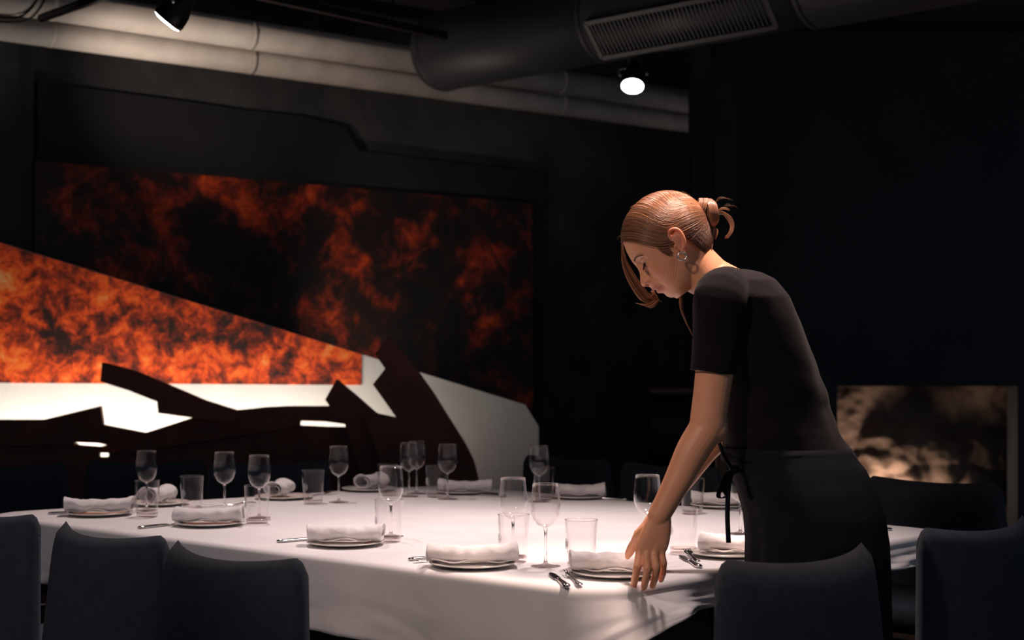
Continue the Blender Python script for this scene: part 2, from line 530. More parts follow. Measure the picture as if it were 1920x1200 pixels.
# big grey ventilation duct coming toward the camera on the right
DA = Vector((-.40, 8.05, 2.98)); DB = Vector((3.30, 4.77, 2.98))
DD = (DB - DA).normalized(); DR = .215
side = Vector((DD.y, -DD.x, 0))          # horizontal normal
if side.y > 0: side = -side              # toward the camera
du = empty('ventilation_duct', DA)
def dring(t, r): return [DD * t + side * (math.cos(a) * r) + Vector((0, 0, math.sin(a) * r)) for a in [2 * math.pi * k / 40 for k in range(40)]]
MB().loft([dring(t, r) for t, r in ((-.06, .02), (-.055, DR * .8), (-.03, DR * .96), (0, DR), (1.15, DR))]).build('duct_section', M['duct'], du)
MB().loft([dring(t, r) for t, r in ((1.15, DR), (2.35, DR))]).build('duct_section', M['duct'], du)
MB().loft([dring(t, r) for t, r in ((2.35, DR), (2.36, DR * 1.08), (4.95, DR * 1.08))]).build('duct_section', M['duct'], du)
for t in (.02, 1.15, 2.36):
    MB().loft([dring(t - .012, DR * 1.02 if t < 2 else DR * 1.1), dring(t + .012, DR * 1.02 if t < 2 else DR * 1.1)]).build('joint_ring', M['duct'], du)
ga = math.radians(-42)
gn = side * math.cos(ga) + Vector((0, 0, math.sin(ga)))
gu = DD.cross(gn).normalized()
GR = basis(DD, gu, gn)
gc = DD * 1.72 + gn * (DR * .97)
g = MB()
gl_, gw_ = 1.0, .20
for s in (-1, 1):
    g.box(gc + gu * s * gw_ / 2, (gl_, .022, .03), GR)
    g.box(gc + DD * s * gl_ / 2, (.022, gw_, .03), GR)
gr = g.build('air_grille', M['duct'], du, False)
MB().box(gc - gn * .006, (gl_, gw_, .006), GR).build('grille_back', M['black_metal'], gr, False)
s_ = MB()
for k in range(42):
    s_.box(gc + DD * (-gl_ / 2 + .02 + k * (gl_ - .04) / 41), (.006, gw_ * .94, .016), GR)
sl = s_.build('slats', M['duct'], gr, False)
for t in (.5, 3.2):
    MB().box(DD * t + Vector((0, 0, .36)), (.02, .02, .32)).build('hanger', M['black_metal'], du, False)
tag(du, 'large round grey ventilation duct with a slotted grille, hanging under the ceiling', 'duct')

def spotlight(name_label, c, d, hang, r=.058, ln=.14):
    """c: lens centre, d: aim, hang: point the bracket is fixed to"""
    e = empty('spotlight', c)
    d = Vector(d).normalized(); x = d.orthogonal().normalized()
    if abs(d.z) < .99:
        x = d.cross(Vector((0, 0, 1))).normalized()
    y = d.cross(x).normalized()
    def ring(t, rr): return [d * t + (x * math.cos(a) + y * math.sin(a)) * rr for a in [2 * math.pi * k / 28 for k in range(28)]]
    MB().loft([ring(0.004, r), ring(-.01, r * 1.06), ring(-.05, r * .98), ring(-.09, r * .72), ring(-ln, r * .5), ring(-ln - .012, r * .35)]).build('housing', M['black_metal'], e)
    MB().loft([ring(.006, r * .95), ring(.012, r * .7), ring(.014, r * .2)]).build('lens', M['lens'], e)
    hl = Vector(hang) - Vector(c)
    piv = d * -.07
    fork = hl + Vector((0, 0, -.045))
    for s in (-1, 1):
        MB().tube(bezier([fork + x * s * .008, fork + x * s * r * .95 + Vector((0, 0, -.01)), piv + x * s * r * 1.12], 9), .0045, 8).build('bracket_arm', M['chrome'], e)
        MB().ball(piv + x * s * r * 1.12, .010, 10, 6).build('knob', M['chrome'], e)
    MB().tube([hl, fork], .007, 10).build('stem', M['chrome'], e)
    MB().ball(fork, .012, 12, 8).build('swivel', M['chrome'], e)
    tag(e, name_label, 'spotlight', 'ceiling spotlights')
    return e
c2 = at(1186, 160, 7.10)
c2h = Vector((.585, 7.18, 2.757))
spotlight('small lit spotlight hanging under the grey duct, its lens facing down', c2, (-.10, -.52, -.86), c2h)
c1 = at(315, 38, 5.4)
spotlight('lit spotlight at the top left, tilted toward the left wall', c1, (-.62, .10, -.72), at(338, -30, 5.4))
c3 = at(338, -30, 5.4)
tr = empty('lighting_track', c3)
pa = at(-300, -30, 4.4) ; pb = at(790, 60, 7.2)
pa = Vector((c3.x - 1.2, c3.y - 1.19, c3.z + .02)); pb = Vector((c3.x + .95, c3.y + .94, c3.z + .02))
dd = (pb - pa).normalized()
MB().box((pa + pb) / 2 - c3, ((pb - pa).length, .035, .03), basis(dd, Vector((-dd.y, dd.x, 0)), Vector((0, 0, 1)))).build('rail', M['black_metal'], tr, False)
for k in (.15, .9):
    p = pa.lerp(pb, k) - c3
    MB().box(p + Vector((0, 0, (3.45 - c3.z) / 2)), (.012, .012, 3.45 - c3.z - .03)).build('hanger', M['black_metal'], tr, False)
tag(tr, 'thin black lighting track under the ceiling carrying the left spotlight', 'track')
# ceiling beam
bm0 = at(430, 5, 6.6); 
structure(wall_box(-1.0, 3.4, 3.27, 3.45, 1.4, 1.8).build('trim_2', M['plaster'], smooth=False))
# black bar and cables over the pipes at the top left
a_ = at(78, 34, 7.0); b_ = at(230, -20, 6.2)
br = MB().tube([a_, b_], .022, 8).build('support_bar', M['black_metal'])
tag(br, 'short black support bar crossing in front of the pipes at the top left', 'bar')
for k, (w, dx) in enumerate(((.0, 0), (.02, 12), (.045, 26))):
    pts = [at(-20, 22 + k * 9, 7.3), at(15 + dx, 26 + k * 7, 7.3), at(40 + dx, 18 + k * 4, 7.3), at(60 + dx, -6, 7.3), at(70 + dx, -40, 7.3)]
    cb = MB().tube(bezier(pts, 18), .006, 8).build('hanging_cable', M['black_metal'])
    tag(cb, ['thin black cable looped over the pipes, innermost of three', 'thin black cable looped over the pipes, middle one of three', 'thin black cable looped over the pipes, outermost of three'][k], 'cable', 'cables over the pipes')

# ------------------------------------------------------------------ table and cloth
TZ = .74
corners = [Vector((-1.77, 4.73)), Vector((.20, 3.08)), Vector((1.30, 4.25)), Vector((-.25, 5.90))]   # L, F, R, B
def rounded(cs, r, seg=14, inset=0):
    out = []
    n = len(cs); cen = sum(cs, Vector((0, 0))) / n
    for i in range(n):
        p = cs[i]; a = (cs[i - 1] - p).normalized(); b = (cs[(i + 1) % n] - p).normalized()
        ang = a.angle(b); bis = (a + b).normalized()
        c = p + bis * (r / math.sin(ang / 2))
        t0 = p + a * (r / math.tan(ang / 2)); t1 = p + b * (r / math.tan(ang / 2))
        a0 = math.atan2((t0 - c).y, (t0 - c).x); a1 = math.atan2((t1 - c).y, (t1 - c).x)
        dlt = (a1 - a0 + math.pi) % (2 * math.pi) - math.pi
        for k in range(seg + 1):
            an = a0 + dlt * k / seg
            out.append((c + Vector((math.cos(an), math.sin(an))) * r, i, k / seg))
    return out
rc = rounded(corners, .13)
# densify edges
outl = []
for i, (p, ci, u) in enumerate(rc):
    q, cj, v = rc[(i + 1) % len(rc)]
    outl.append((p, ci, u))
    if cj != ci:
        m_ = max(2, int((q - p).length / .02))
        for k in range(1, m_):
            outl.append((p.lerp(q, k / m_), ci + .5, k / m_))
NP = len(outl)
cen = Vector((-.10, 4.48))
P2 = [o_[0] for o_ in outl]
nor = []
for i in range(NP):
    t = P2[(i + 2) % NP] - P2[i - 2]
    nrm = Vector((t.y, -t.x)).normalized()
    if nrm.dot(P2[i] - cen) < 0: nrm = -nrm
    nor.append(nrm)
drop = []
for i, (p, ci, u) in enumerate(outl):
    # sides: .5 = L-F (front left), 1.5 = F-R (front right), 2.5 = R-B, 3.5 = B-L ; corners 0 L, 1 F, 2 R, 3 B
    dl = {0.5: .185, 1.5: .072, 2.5: .12, 3.5: .2}
    if ci in dl: d = dl[ci]
    else:
        prev = {0: .2, 1: .185, 2: .072, 3: .12}[ci]; nxt = {0: .185, 1: .072, 2: .12, 3: .2}[ci]
        d = prev + (nxt - prev) * u 
    drop.append(d)
# extra hang near the front and left corners, smooth in arc length
arc = [0]
for i in range(1, NP): arc.append(arc[-1] + (P2[i] - P2[i - 1]).length)
tot = arc[-1] + (P2[0] - P2[-1]).length
ci_arc = {c_: np.mean([arc[i] for i in range(NP) if outl[i][1] == c_]) for c_ in (0, 1, 2, 3)}
for i in range(NP):
    for c_, extra, w in ((1, .20, .16), (0, .10, .10), (2, .03, .12)):
        dd_ = abs(arc[i] - ci_arc[c_]); dd_ = min(dd_, tot - dd_)
        if c_ == 1:
            dd_ = arc[i] - (ci_arc[1] - .14); w = .20 if dd_ < 0 else .07; dd_ = abs(dd_)
        drop[i] += extra * math.exp(-(dd_ / w) ** 2)
drop = [sum(drop[(i + k) % NP] for k in range(-6, 7)) / 13 for i in range(NP)]
V = [(cen.x, cen.y, TZ + .002)]; F = []
rings = []
for s in (.15, .3, .45, .6, .75, .86, .94):
    rings.append([(*(cen + (p - cen) * s), TZ + .002) for p in P2])
r_ = .02
for k in range(6):
    a = math.pi / 2 * k / 5
    rings.append([(*(P2[i] + nor[i] * (-r_ + r_ * math.sin(a))), TZ + .002 - r_ + r_ * math.cos(a)) for i in range(NP)])
ND = 16
for k in range(1, ND + 1):
    v = k / ND
    ring = []
    for i in range(NP):
        A = arc[i]
        cn = min(abs(A - ci_arc[1]), abs(A - ci_arc[2]), abs(A - ci_arc[0]))
        amp = .010 + .016 * math.exp(-(cn / .3) ** 2)
        fold = math.sin(A * 17 + 1.3 * math.sin(A * 4.1)) * .6 + math.sin(A * 31 + 2) * .4
        o_ = .012 * v + amp * (fold + .5) * v ** 1.2 + .05 * v * math.exp(-(cn / .25) ** 2)
        o_ += v * .011 * (fbm(A * 3.1 + v * 1.5, v * 2.0, 3) + .6 * fbm(A * 7 - v * 4, v * 3, 8)) * min(1, v * 2)
        q = P2[i] + nor[i] * o_
        ring.append((q.x, q.y, TZ - r_ + .002 - (drop[i] - r_) * v))
    rings.append(ring)
for r in rings: V += r
for i in range(NP):
    F.append((0, 1 + i, 1 + (i + 1) % NP))
for k in range(len(rings) - 1):
    for i in range(NP):
        j = (i + 1) % NP
        F.append((1 + k * NP + i, 1 + (k + 1) * NP + i, 1 + (k + 1) * NP + j, 1 + k * NP + j))
cl = mesh('tablecloth', V, F, M['cloth'])
so = cl.modifiers.new('s', 'SOLIDIFY'); so.thickness = .0015; so.offset = 1
tag(cl, 'white linen tablecloth hanging over the big dining table', 'tablecloth')
# hem stitched line near the bottom
hem = MB()
kk = len(rings) - 2
for i in range(NP):
    pass
te = empty('dining_table', (cen.x, cen.y, 0))
tp = [(p - nor[i] * .03 - cen) for i, p in enumerate(P2)]
MB().loft([[(p.x, p.y, z) for p in tp] for z in (TZ - .045, TZ - .002)]).build('tabletop', M['wood'], te, False)
for c_ in corners:
    q = cen + (c_ - cen) * .72 - cen
    MB().box((q.x, q.y, (TZ - .045) / 2), (.08, .08, TZ - .045), bev=.01).build('leg', M['chair_leg'], te)
tag(te, 'large square dining table under the white cloth', 'table')

# ------------------------------------------------------------------ chairs
def make_chair():
    e = empty('dining_chair', (0, 0, 0))
    R = .50
    nu, nv = 40, 18
    V = []; F = []
    for side_ in (1, -1):
        for j in range(nv + 1):
            v = j / nv
            for i in range(nu + 1):
                u = -1 + 2 * i / nu
                hw = .268 - .028 * v
                th = u * math.asin(min(.95, (hw + .02 * (1 - v)) / R))
                zt_ = .826 + .022 * u * u - (.022 * ((abs(u) - .86) / .14) ** 2.5 if abs(u) > .86 else 0)
                eu = max(0, (abs(u) - .90) / .10)
                z = .36 + (zt_ - .36) * v - (.018 * eu ** 2 if v > .9 else 0) * ((v - .9) / .1)
                ed = max(0, 1 - (abs(u)) ** 10) * max(0, 1 - (2 * abs(v - .5)) ** 9)
                t = .030 * ed ** .5
                tilt = .055 * (1 - v)
                rr = R + side_ * t
                x = rr * math.sin(th)
                y = (R - tilt * 1.0) - rr * math.cos(th) - R + 0.0
                V.append((x, y - (R - 2 * R) * 0 , z))
    # shift: back centre (top) sits at y = 0, occupant faces +y
    V = [(x, y + R - 0.0 + 0.0, z) for x, y, z in V]
    V = [(x, y, z) for x, y, z in V]
    w = nu + 1; off = (nv + 1) * w
    for j in range(nv):
        for i in range(nu):
            a = j * w + i
            F.append((a, a + 1, a + w + 1, a + w))
            F.append((off + a, off + a + w, off + a + w + 1, off + a + 1))
    for i in range(nu):
        F.append((i, off + i, off + i + 1, i + 1))
        a = nv * w + i
        F.append((a, a + 1, off + a + 1, off + a))
    for j in range(nv):
        a = j * w
        F.append((a, a + w, off + a + w, off + a))
        a = j * w + nu
        F.append((a, off + a, off + a + w, a + w))
    bk = mesh('backrest', V, F, M['chair'], e)
    st_ = MB().box((0, .27, .43), (.44, .44, .09), bev=.07).build('seat', M['chair'], e)
    MB().tube([(-.24, .06, .345), (.24, .06, .345), (.24, .50, .345), (-.24, .50, .345), (-.24, .06, .345)], .012, 8).build('seat_frame', M['chair_leg'], e)
    for sx in (-1, 1):
        MB().tube([(sx * .21, .50, .385), (sx * .24, .54, 0)], [.018, .012], 10).build('leg', M['chair_leg'], e)
        MB().tube([(sx * .21, .08, .385), (sx * .24, .01, 0)], [.018, .012], 10).build('leg', M['chair_leg'], e)
    return e
CH = [  # back centre x, y, facing x, y, label
    (-.64, 3.10, .70, .71, 'dark navy upholstered chair at the front left, nearest the tablecloth corner'),
    (-1.02, 3.50, .70, .71, 'dark navy chair seen from behind at the left, second from the front'),
    (-1.48, 3.98, .70, .71, 'dark navy chair cut by the left edge of the photo on the near side'),
    (.628, 2.97, -.64, .77, 'dark chair seen from behind in front of the standing person'),
    (1.185, 3.54, -.65, .76, 'black looking chair at the right, its back to the camera, next to the cloth corner'),
    (1.62, 2.98, -.8, .6, 'dark chair cut by the right edge of the photo in the foreground'),
    (1.505, 5.08, -.64, -.77, 'navy chair behind the right corner of the table before the stone alcove'),
    (.27, 6.30, -.70, -.71, 'navy chair behind the table centre, left of the pair on the far side'),
    (.67, 5.83, -.70, -.71, 'navy chair behind the table, nearest the arms of the person, on the far side'),
    (-1.02, 6.06, .15, -.99, 'navy chair on the far left side in front of the sculpture, right of three'),
    (-1.54, 6.10, .12, -.99, 'navy chair on the far left side in front of the sculpture, middle of three'),
    (-2.07, 5.85, .45, -.89, 'navy chair on the far left side in front of the sculpture, leftmost of three'),
]
proto = make_chair()
for i, (x, y, fx, fy, lb) in enumerate(CH):
    o = proto if i == 0 else copy_tree(proto)
    kf = .97 if i < 3 else (1.0 if i < 6 else .975)
    o.location = (x * kf, y * kf, 0)
    o.rotation_euler = (0, 0, math.atan2(fy, fx) - math.pi / 2)
    tag(o, lb, 'chair', 'upholstered chairs around the table')
# ------------------------------------------------------------------ tableware
TT = .7435
def make_wine():
    e = empty('wine_glass', (0, 0, 0))
    bowl = [(.0045, .093), (.012, .0965), (.022, .103), (.030, .114), (.0350, .128), (.0365, .140), (.0358, .156), (.0342, .175), (.0325, .190), (.0316, .200)]
    inn = [(.0316 - .0011, .1996)] + [(r - .0012, z + .0004) for r, z in reversed(bowl[1:-1])] + [(.0005, .0975)]
    MB().lathe(bowl + inn, 40).build('bowl', M['glass'], e)
    # rim bead
    rb = MB()
    rb.tube([(.0311 * math.cos(a), .0311 * math.sin(a), .2) for a in [2 * math.pi * k / 40 for k in range(41)]], .0008, 6)
    rb.build('rim', M['rim_glass'], e)
    MB().lathe([(.0065, .006), (.0045, .012), (.0036, .03), (.0033, .06), (.0036, .08), (.0048, .090), (.0045, .0935), (.0005, .0935)], 20).build('stem', M['solid_glass'], e)
    MB().lathe([(.0005, 0), (.034, 0), (.0365, .0008), (.0368, .0018), (.034, .0024), (.018, .0036), (.0065, .007)], 40).build('foot', M['rim_glass'], e)
    return e
def make_tumbler():
    e = empty('tumbler', (0, 0, 0))
    H = .117
    out = [(.0338, .014), (.0362, .06), (.0390, H * .8), (.0396, H - .001), (.0398, H)]
    inn = [(.0386, H), (.0383, H - .002), (.0352, .06), (.0325, .014)]
    MB().lathe(out + inn, 44).build('glass_body', M['glass'], e)
    MB().tube([(.0392 * math.cos(a), .0392 * math.sin(a), H) for a in [2 * math.pi * k / 44 for k in range(45)]], .00075, 6).build('rim', M['rim_glass'], e)
    MB().lathe([(.0005, 0), (.030, 0), (.0325, .002), (.0335, .008), (.0338, .014), (.0325, .014), (.028, .0095), (.0005, .0085)], 44).build('base', M['rim_glass'], e)
    # etched round emblem: a double ring with three wavy strokes
    b = MB(); rad = .0372
    def onw(a, z): return (rad * math.sin(a), -rad * math.cos(a), z)
    z0 = .060
    for rr in (.0125, .0095):
        b.tube([onw(rr / rad * math.cos(t), z0 + rr * math.sin(t)) for t in [2 * math.pi * k / 28 for k in range(29)]], .0008, 5)
    for dx in (-.0045, 0, .0045):
        b.tube([onw((dx + .0012 * math.sin(t * 6)) / rad, z0 - .006 + t * .012) for t in [k / 8 for k in range(9)]], .0011, 5)
    b.build('emblem', M['etch'], e)
    return e
def make_plate():
    prof = [(.0005, .0), (.06, 0), (.064, .002), (.085, .0065), (.103, .0095), (.1055, .0108), (.1045, .0130), (.085, .0095), (.066, .0062), (.060, .005), (.0005, .005)]
    o = MB().lathe([(max(r, .0005), z) for r, z in prof], 56).build('plate', M['china'])
    return o
WG = [(275, 957, 'wine glass at the far left, behind a tumbler on the white cloth'),
      (421, 961, 'wine glass standing free, between two tumblers on the left'),
      (486, 971, 'wine glass overlapping the third tumbler from the left'),
      (635, 942, 'wine glass right of the back left tumbler with the clear emblem'),
      (767, 931, 'wine glass in front of another one, before the tall sculpture blade'),
      (781, 926, 'wine glass half hidden directly behind a second wine glass'),
      (839, 936, 'wine glass before the folded napkin behind the table centre'),
      (733, 1006, 'wine glass in the middle left, behind the tumbler beside a rolled napkin'),
      (962, 1043, 'wine glass near the centre, left of the pair at the front'),
      (1023, 1062, 'wine glass at the front centre beside the knife and fork'),
      (1011, 941, 'wine glass alone at the back, in front of the dark chair'),
      (1214, 1034, 'wine glass touching the arm of the person in the picture'),
      (1388, 1001, 'wine glass seen through the apron bow')]
p = make_wine()
for i, (px, py, lb) in enumerate(WG):
    o = p if i == 0 else copy_tree(p)
    q = on_table(px, py, TT); o.location = q; o.rotation_euler = (0, 0, i * .7)
    tag(o, lb, 'wine glass', 'wine glasses on the table')
TB = [(276, 969, 'short tumbler at the far left in front of a wine glass'),
      (360, 958, 'short tumbler with a round etched mark, second from the left'),
      (482, 981, 'short tumbler in front of the third wine glass from the left'),
      (587, 944, 'short tumbler with a round etched mark left of a wine glass at the back'),
      (729, 1016, 'short tumbler right of the rolled napkin in the middle left'),
      (727, 929, 'short tumbler at the back, behind the middle left wine glass'),
      (818, 932, 'short tumbler at the back, beside the long folded napkin'),
      (963, 1053, 'short tumbler in front of the left centre wine glass'),
      (1090, 1066, 'short tumbler behind the napkin that the hand is placing'),
      (1280, 1036, 'short tumbler just right of the wrist of the person'),
      (1298, 964, 'short tumbler at the back behind the forearm of the person'),
      (1020, 937, 'short tumbler behind the single wine glass at the back')]
p = make_tumbler()
for i, (px, py, lb) in enumerate(TB):
    o = p if i == 0 else copy_tree(p)
    q = on_table(px, py, TT); o.location = q
    o.rotation_euler = (0, 0, -.75 if i in (1, 3) else -1.2 - .1 * (i % 3))
    tag(o, lb, 'tumbler', 'tumblers on the table')

def make_napkin(name, ln=.21, seed=0, turns=1.35, flat=.62, r0=.013, r1=.030, flare=1.0):
    rnd = random.Random(seed)
    nl, nt = 44, 46
    V = []; F = []
    ph = rnd.random() * 6
    for i in range(nl + 1):
        s = -1 + 2 * i / nl
        endf = 1 + .30 * flare * max(0, (abs(s) - .5) / .5) ** 2 * (1 if s > 0 else .6)
        wob = .006 * math.sin(s * 3.1 + ph) + .004 * math.sin(s * 7 + ph * 2)
        for j in range(nt + 1):
            t = j / nt
            a = -math.pi * .62 - t * 2 * math.pi * turns
            rr = r1 * (1 - .16 * t) if t < .75 else r1 * (1 - .12 - (t - .75) * 1.5)
            rr *= endf * (1 + .13 * fbm(s * 2.6 + seed, math.cos(a) * .8, math.sin(a) * .8))
            x = s * ln / 2 * (1 - .035 * math.sin(t * 9 + seed)) 
            y = rr * 1.22 * math.cos(a) + wob
            z = rr * flat * math.sin(a)
            V.append((x, y, z + .010 * max(0, abs(s) - .35) ** 1.5 + .003 * fbm(s * 3 + seed, t * 2, 0)))
    zmin = min(v[2] for v in V)
    V = [(x, y, max(z - zmin, 0)) for x, y, z in V]
    w = nt + 1
    for i in range(nl):
        for j in range(nt):
            a = i * w + j
            F.append((a, a + 1, a + w + 1, a + w))
    # loose under-layer sheet sticking out toward the front
    base = len(V)
    for i in range(nl + 1):
        s = -1 + 2 * i / nl
        for j in range(9):
            t = j / 8
            V.append((s * ln / 2 * .93, -.034 - .004 * math.sin(s * 5 + seed) + t * .07, .0015 + .004 * (1 - t) * (1 + math.sin(s * 6 + seed * 2)) ))
    for i in range(nl):
        for j in range(8):
            a = base + i * 9 + j
            F.append((a, a + 1, a + 10, a + 9))
    me = bpy.data.meshes.new(name)
    me.from_pydata(V, [], F); me.update()
    me.polygons.foreach_set('use_smooth', [True] * len(me.polygons))
    o = bpy.data.objects.new(name, me); COL.objects.link(o)
    me.materials.append(M['napkin'])
    so = o.modifiers.new('s', 'SOLIDIFY'); so.thickness = .0030; so.offset = 0
    return o
PL = [  # px, py, napkin offset, rotation, length, where
    (186, 966, 0, .10, .215, 'at the far left corner of the table'),
    (393, 985, 0, .02, .205, 'in front of the third tumbler from the left'),
    (648, 1022, 0, .03, .205, 'in the middle left beside a tumbler'),
    (886, 1062, 0, .04, .215, 'at the front, left of the front wine glass'),
    (1156, 1079, -.012, -.03, .19, 'under the hand of the person'),
    (1366, 1042, .02, -.25, .18, 'in front of the apron of the person'),
    (298, 947, 0, 1.25, .13, 'behind the leftmost tumbler'),
    (532, 935, -.02, 1.35, .12, 'behind the left wine glasses beside the back tumbler'),
    (692, 920, 0, 1.1, .13, 'at the back, right of the fourth wine glass'),
    (868, 925, .01, -.05, .20, 'at the back centre, right of a wine glass'),
    (1084, 934, .01, -.03, .18, 'at the back, before the navy chairs'),
    (1352, 951, .01, -.06, .22, 'at the back, behind the apron bow'),
]
pp = make_plate()
for i, (px, py, dx, rz, ln, where) in enumerate(PL):
    o = pp if i == 0 else pp.copy()
    if i: COL.objects.link(o)
    q = on_table(px, py, TT); o.location = q
    tag(o, 'round white china plate ' + where, 'plate', 'plates on the table')
    nk = make_napkin('napkin', ln, seed=i * 3 + 1, r1=.029 if i < 6 else .027, flat=.66 if i not in (6, 7, 8) else .85)
    nk.location = (q.x + dx, q.y, TT + .0125); nk.rotation_euler = (0, 0, rz)
    tag(nk, 'rolled white linen napkin ' + where, 'napkin', 'napkins on the plates')

def cut_path(a, b):
    d = b - a; ln = d.length; return math.atan2(d.y, d.x), ln
def make_knife():
    # points along +x: blade tip at x=0, handle end at x=.21
    rings = []
    for x, w, h in ((0, .001, .0008), (.012, .007, .0012), (.03, .0095, .0014), (.08, .0098, .0016), (.10, .0085, .002), (.108, .005, .003), (.118, .0055, .0045), (.16, .0075, .005), (.195, .0095, .005), (.207, .0085, .0045), (.212, .004, .002)):
        rings.append([(x, w * math.cos(t), .0045 + h * math.sin(t)) for t in [2 * math.pi * k / 12 for k in range(12)]])
    e = empty('table_knife', (0, 0, 0))
    MB().loft(rings[:6]).build('blade', M['steel'], e)
    MB().loft(rings[5:]).build('handle', M['steel'], e)
    return e
def make_fork():
    e = empty('table_fork', (0, 0, 0))
    def zc(x): return .006 + .010 * (math.sin(min(x, .07) / .07 * math.pi) if x < .07 else 0) * .6 + (.004 * (1 - x / .03) if x < .03 else 0)
    for k in range(4):
        y = (k - 1.5) * .0062
        MB().tube([(x, y * (1 if x > .004 else .95), zc(x)) for x in [i * .05 / 8 for i in range(9)]], [.0008] + [.0016] * 8, 8).build('tine', M['steel'], e)
    rings = []
    for x, w, h in ((.045, .0105, .0013), (.055, .0118, .0015), (.066, .0095, .0018), (.076, .0045, .002), (.10, .0032, .0022), (.15, .0045, .0024), (.185, .0085, .002), (.2, .0075, .0018), (.206, .003, .001)):
        rings.append([(x, w * math.cos(t), zc(x) + h * math.sin(t)) for t in [2 * math.pi * q / 12 for q in range(12)]])
    MB().loft(rings).build('handle', M['steel'], e)
    return e
KN = [((1032, 1077), (1064, 1103), 'knife lying at the front centre, nearest the camera, left of a fork'),
      ((1262, 1036), (1312, 1066), 'knife under the fork to the right of the hand'),
      ((600, 1012), (519, 1018), 'knife with its handle sticking out left of the middle left napkin'),
      ((345, 983), (259, 992), 'knife with a bright handle left of the second napkin from the left'),
      ((840, 1046), (766, 1052), 'knife sticking out left of the front napkin, upper of two handles'),
      ((165, 962), (90, 965), 'knife sticking out beside the leftmost napkin'),
      ((1108, 936), (1176, 939), 'knife at the back right of the napkin before the navy chairs'),
      ((905, 929), (948, 932), 'knife at the back right of the long folded napkin'),
      ((1620, 993), (1673, 995), 'knife on the right end of the cloth beyond the person'),
      ((1372, 957), (1420, 961), 'knife at the back behind the apron')]
p = make_knife()
for i, (a, b, lb) in enumerate(KN):
    o = p if i == 0 else copy_tree(p)
    A, B = on_table(*a, TT), on_table(*b, TT)
    d = (B - A).normalized()
    o.location = B - d * .212; o.rotation_euler = (0, 0, math.atan2(d.y, d.x))
    tag(o, lb, 'knife', 'table knives')
FK = [((1053, 1067), (1088, 1102), 'fork at the front centre between the knife and the plate'),
      ((1278, 1035), (1309, 1062), 'fork lying over a knife to the right of the hand'),
      ((850, 1050), (775, 1056), 'fork sticking out left of the front napkin, lower of two handles'),
      ((395, 951), (368, 952), 'fork seen through the second tumbler from the left'),
      ((600, 930), (572, 934), 'fork seen through the back left tumbler')]
p = make_fork()
for i, (a, b, lb) in enumerate(FK):
    o = p if i == 0 else copy_tree(p)
    A, B = on_table(*a, TT), on_table(*b, TT)
    d = (B - A).normalized()
    o.location = B - d * .206 + Vector((0, 0, .006 if i == 1 else 0)); o.rotation_euler = (0, 0, math.atan2(d.y, d.x))
    tag(o, lb, 'fork', 'table forks')
# ------------------------------------------------------------------ the person setting the table
YP = 3.34                      # depth of the body's middle plane
SP = FPX / YP
PO = Vector((at(1540, 900, YP).x, YP, 0))
person = empty('person', PO)
tag(person, 'person in black short-sleeved shirt and apron leaning over the table to set a plate', 'person')
def W(px, py, Y=YP): return at(px, py, Y) - PO

def noisefield(P, s, seed):
    return np.array([mnoise.noise(Vector((p[0] * s + seed, p[1] * s, p[2] * s))) for p in P])

# ---- head frame (f forward, l lateral toward the camera, u up), origin at ear canal depth
HO = W(1262, 470)
FV = Vector((-.79, 0, -.613)).normalized()      # image (-.79, +.61 down)
UV_ = Vector((-.613, 0, .79)).normalized()
LV = Vector((0, -1, 0))
YAW = 0.0
def H(f, l, u): return HO + FV * f + LV * l + UV_ * u
def px2fu(px, py):
    d = W(px, py) - HO
    return d.dot(FV), d.dot(UV_)

prof = [(1168, 440), (1170, 456), (1174, 471), (1181, 484), (1188.5, 495), (1195, 502.5), (1198.5, 510), (1200, 520), (1200.5, 529), (1202, 535), (1206.5, 538.5), (1213, 537), (1217, 538), (1221, 540), (1224.5, 543.5), (1229, 545.8), (1231.5, 545.2), (1234.5, 549), (1239, 550.2), (1244.5, 549), (1247.5, 553), (1252, 556.5), (1259, 558.3), (1266, 557)]
PF = [px2fu(*p) for p in prof]
PU = np.array([p[1] for p in PF]); PFF = np.array([p[0] for p in PF])
order = np.argsort(PU)
def face_f(u): return float(np.interp(u, PU[order], PFF[order]))
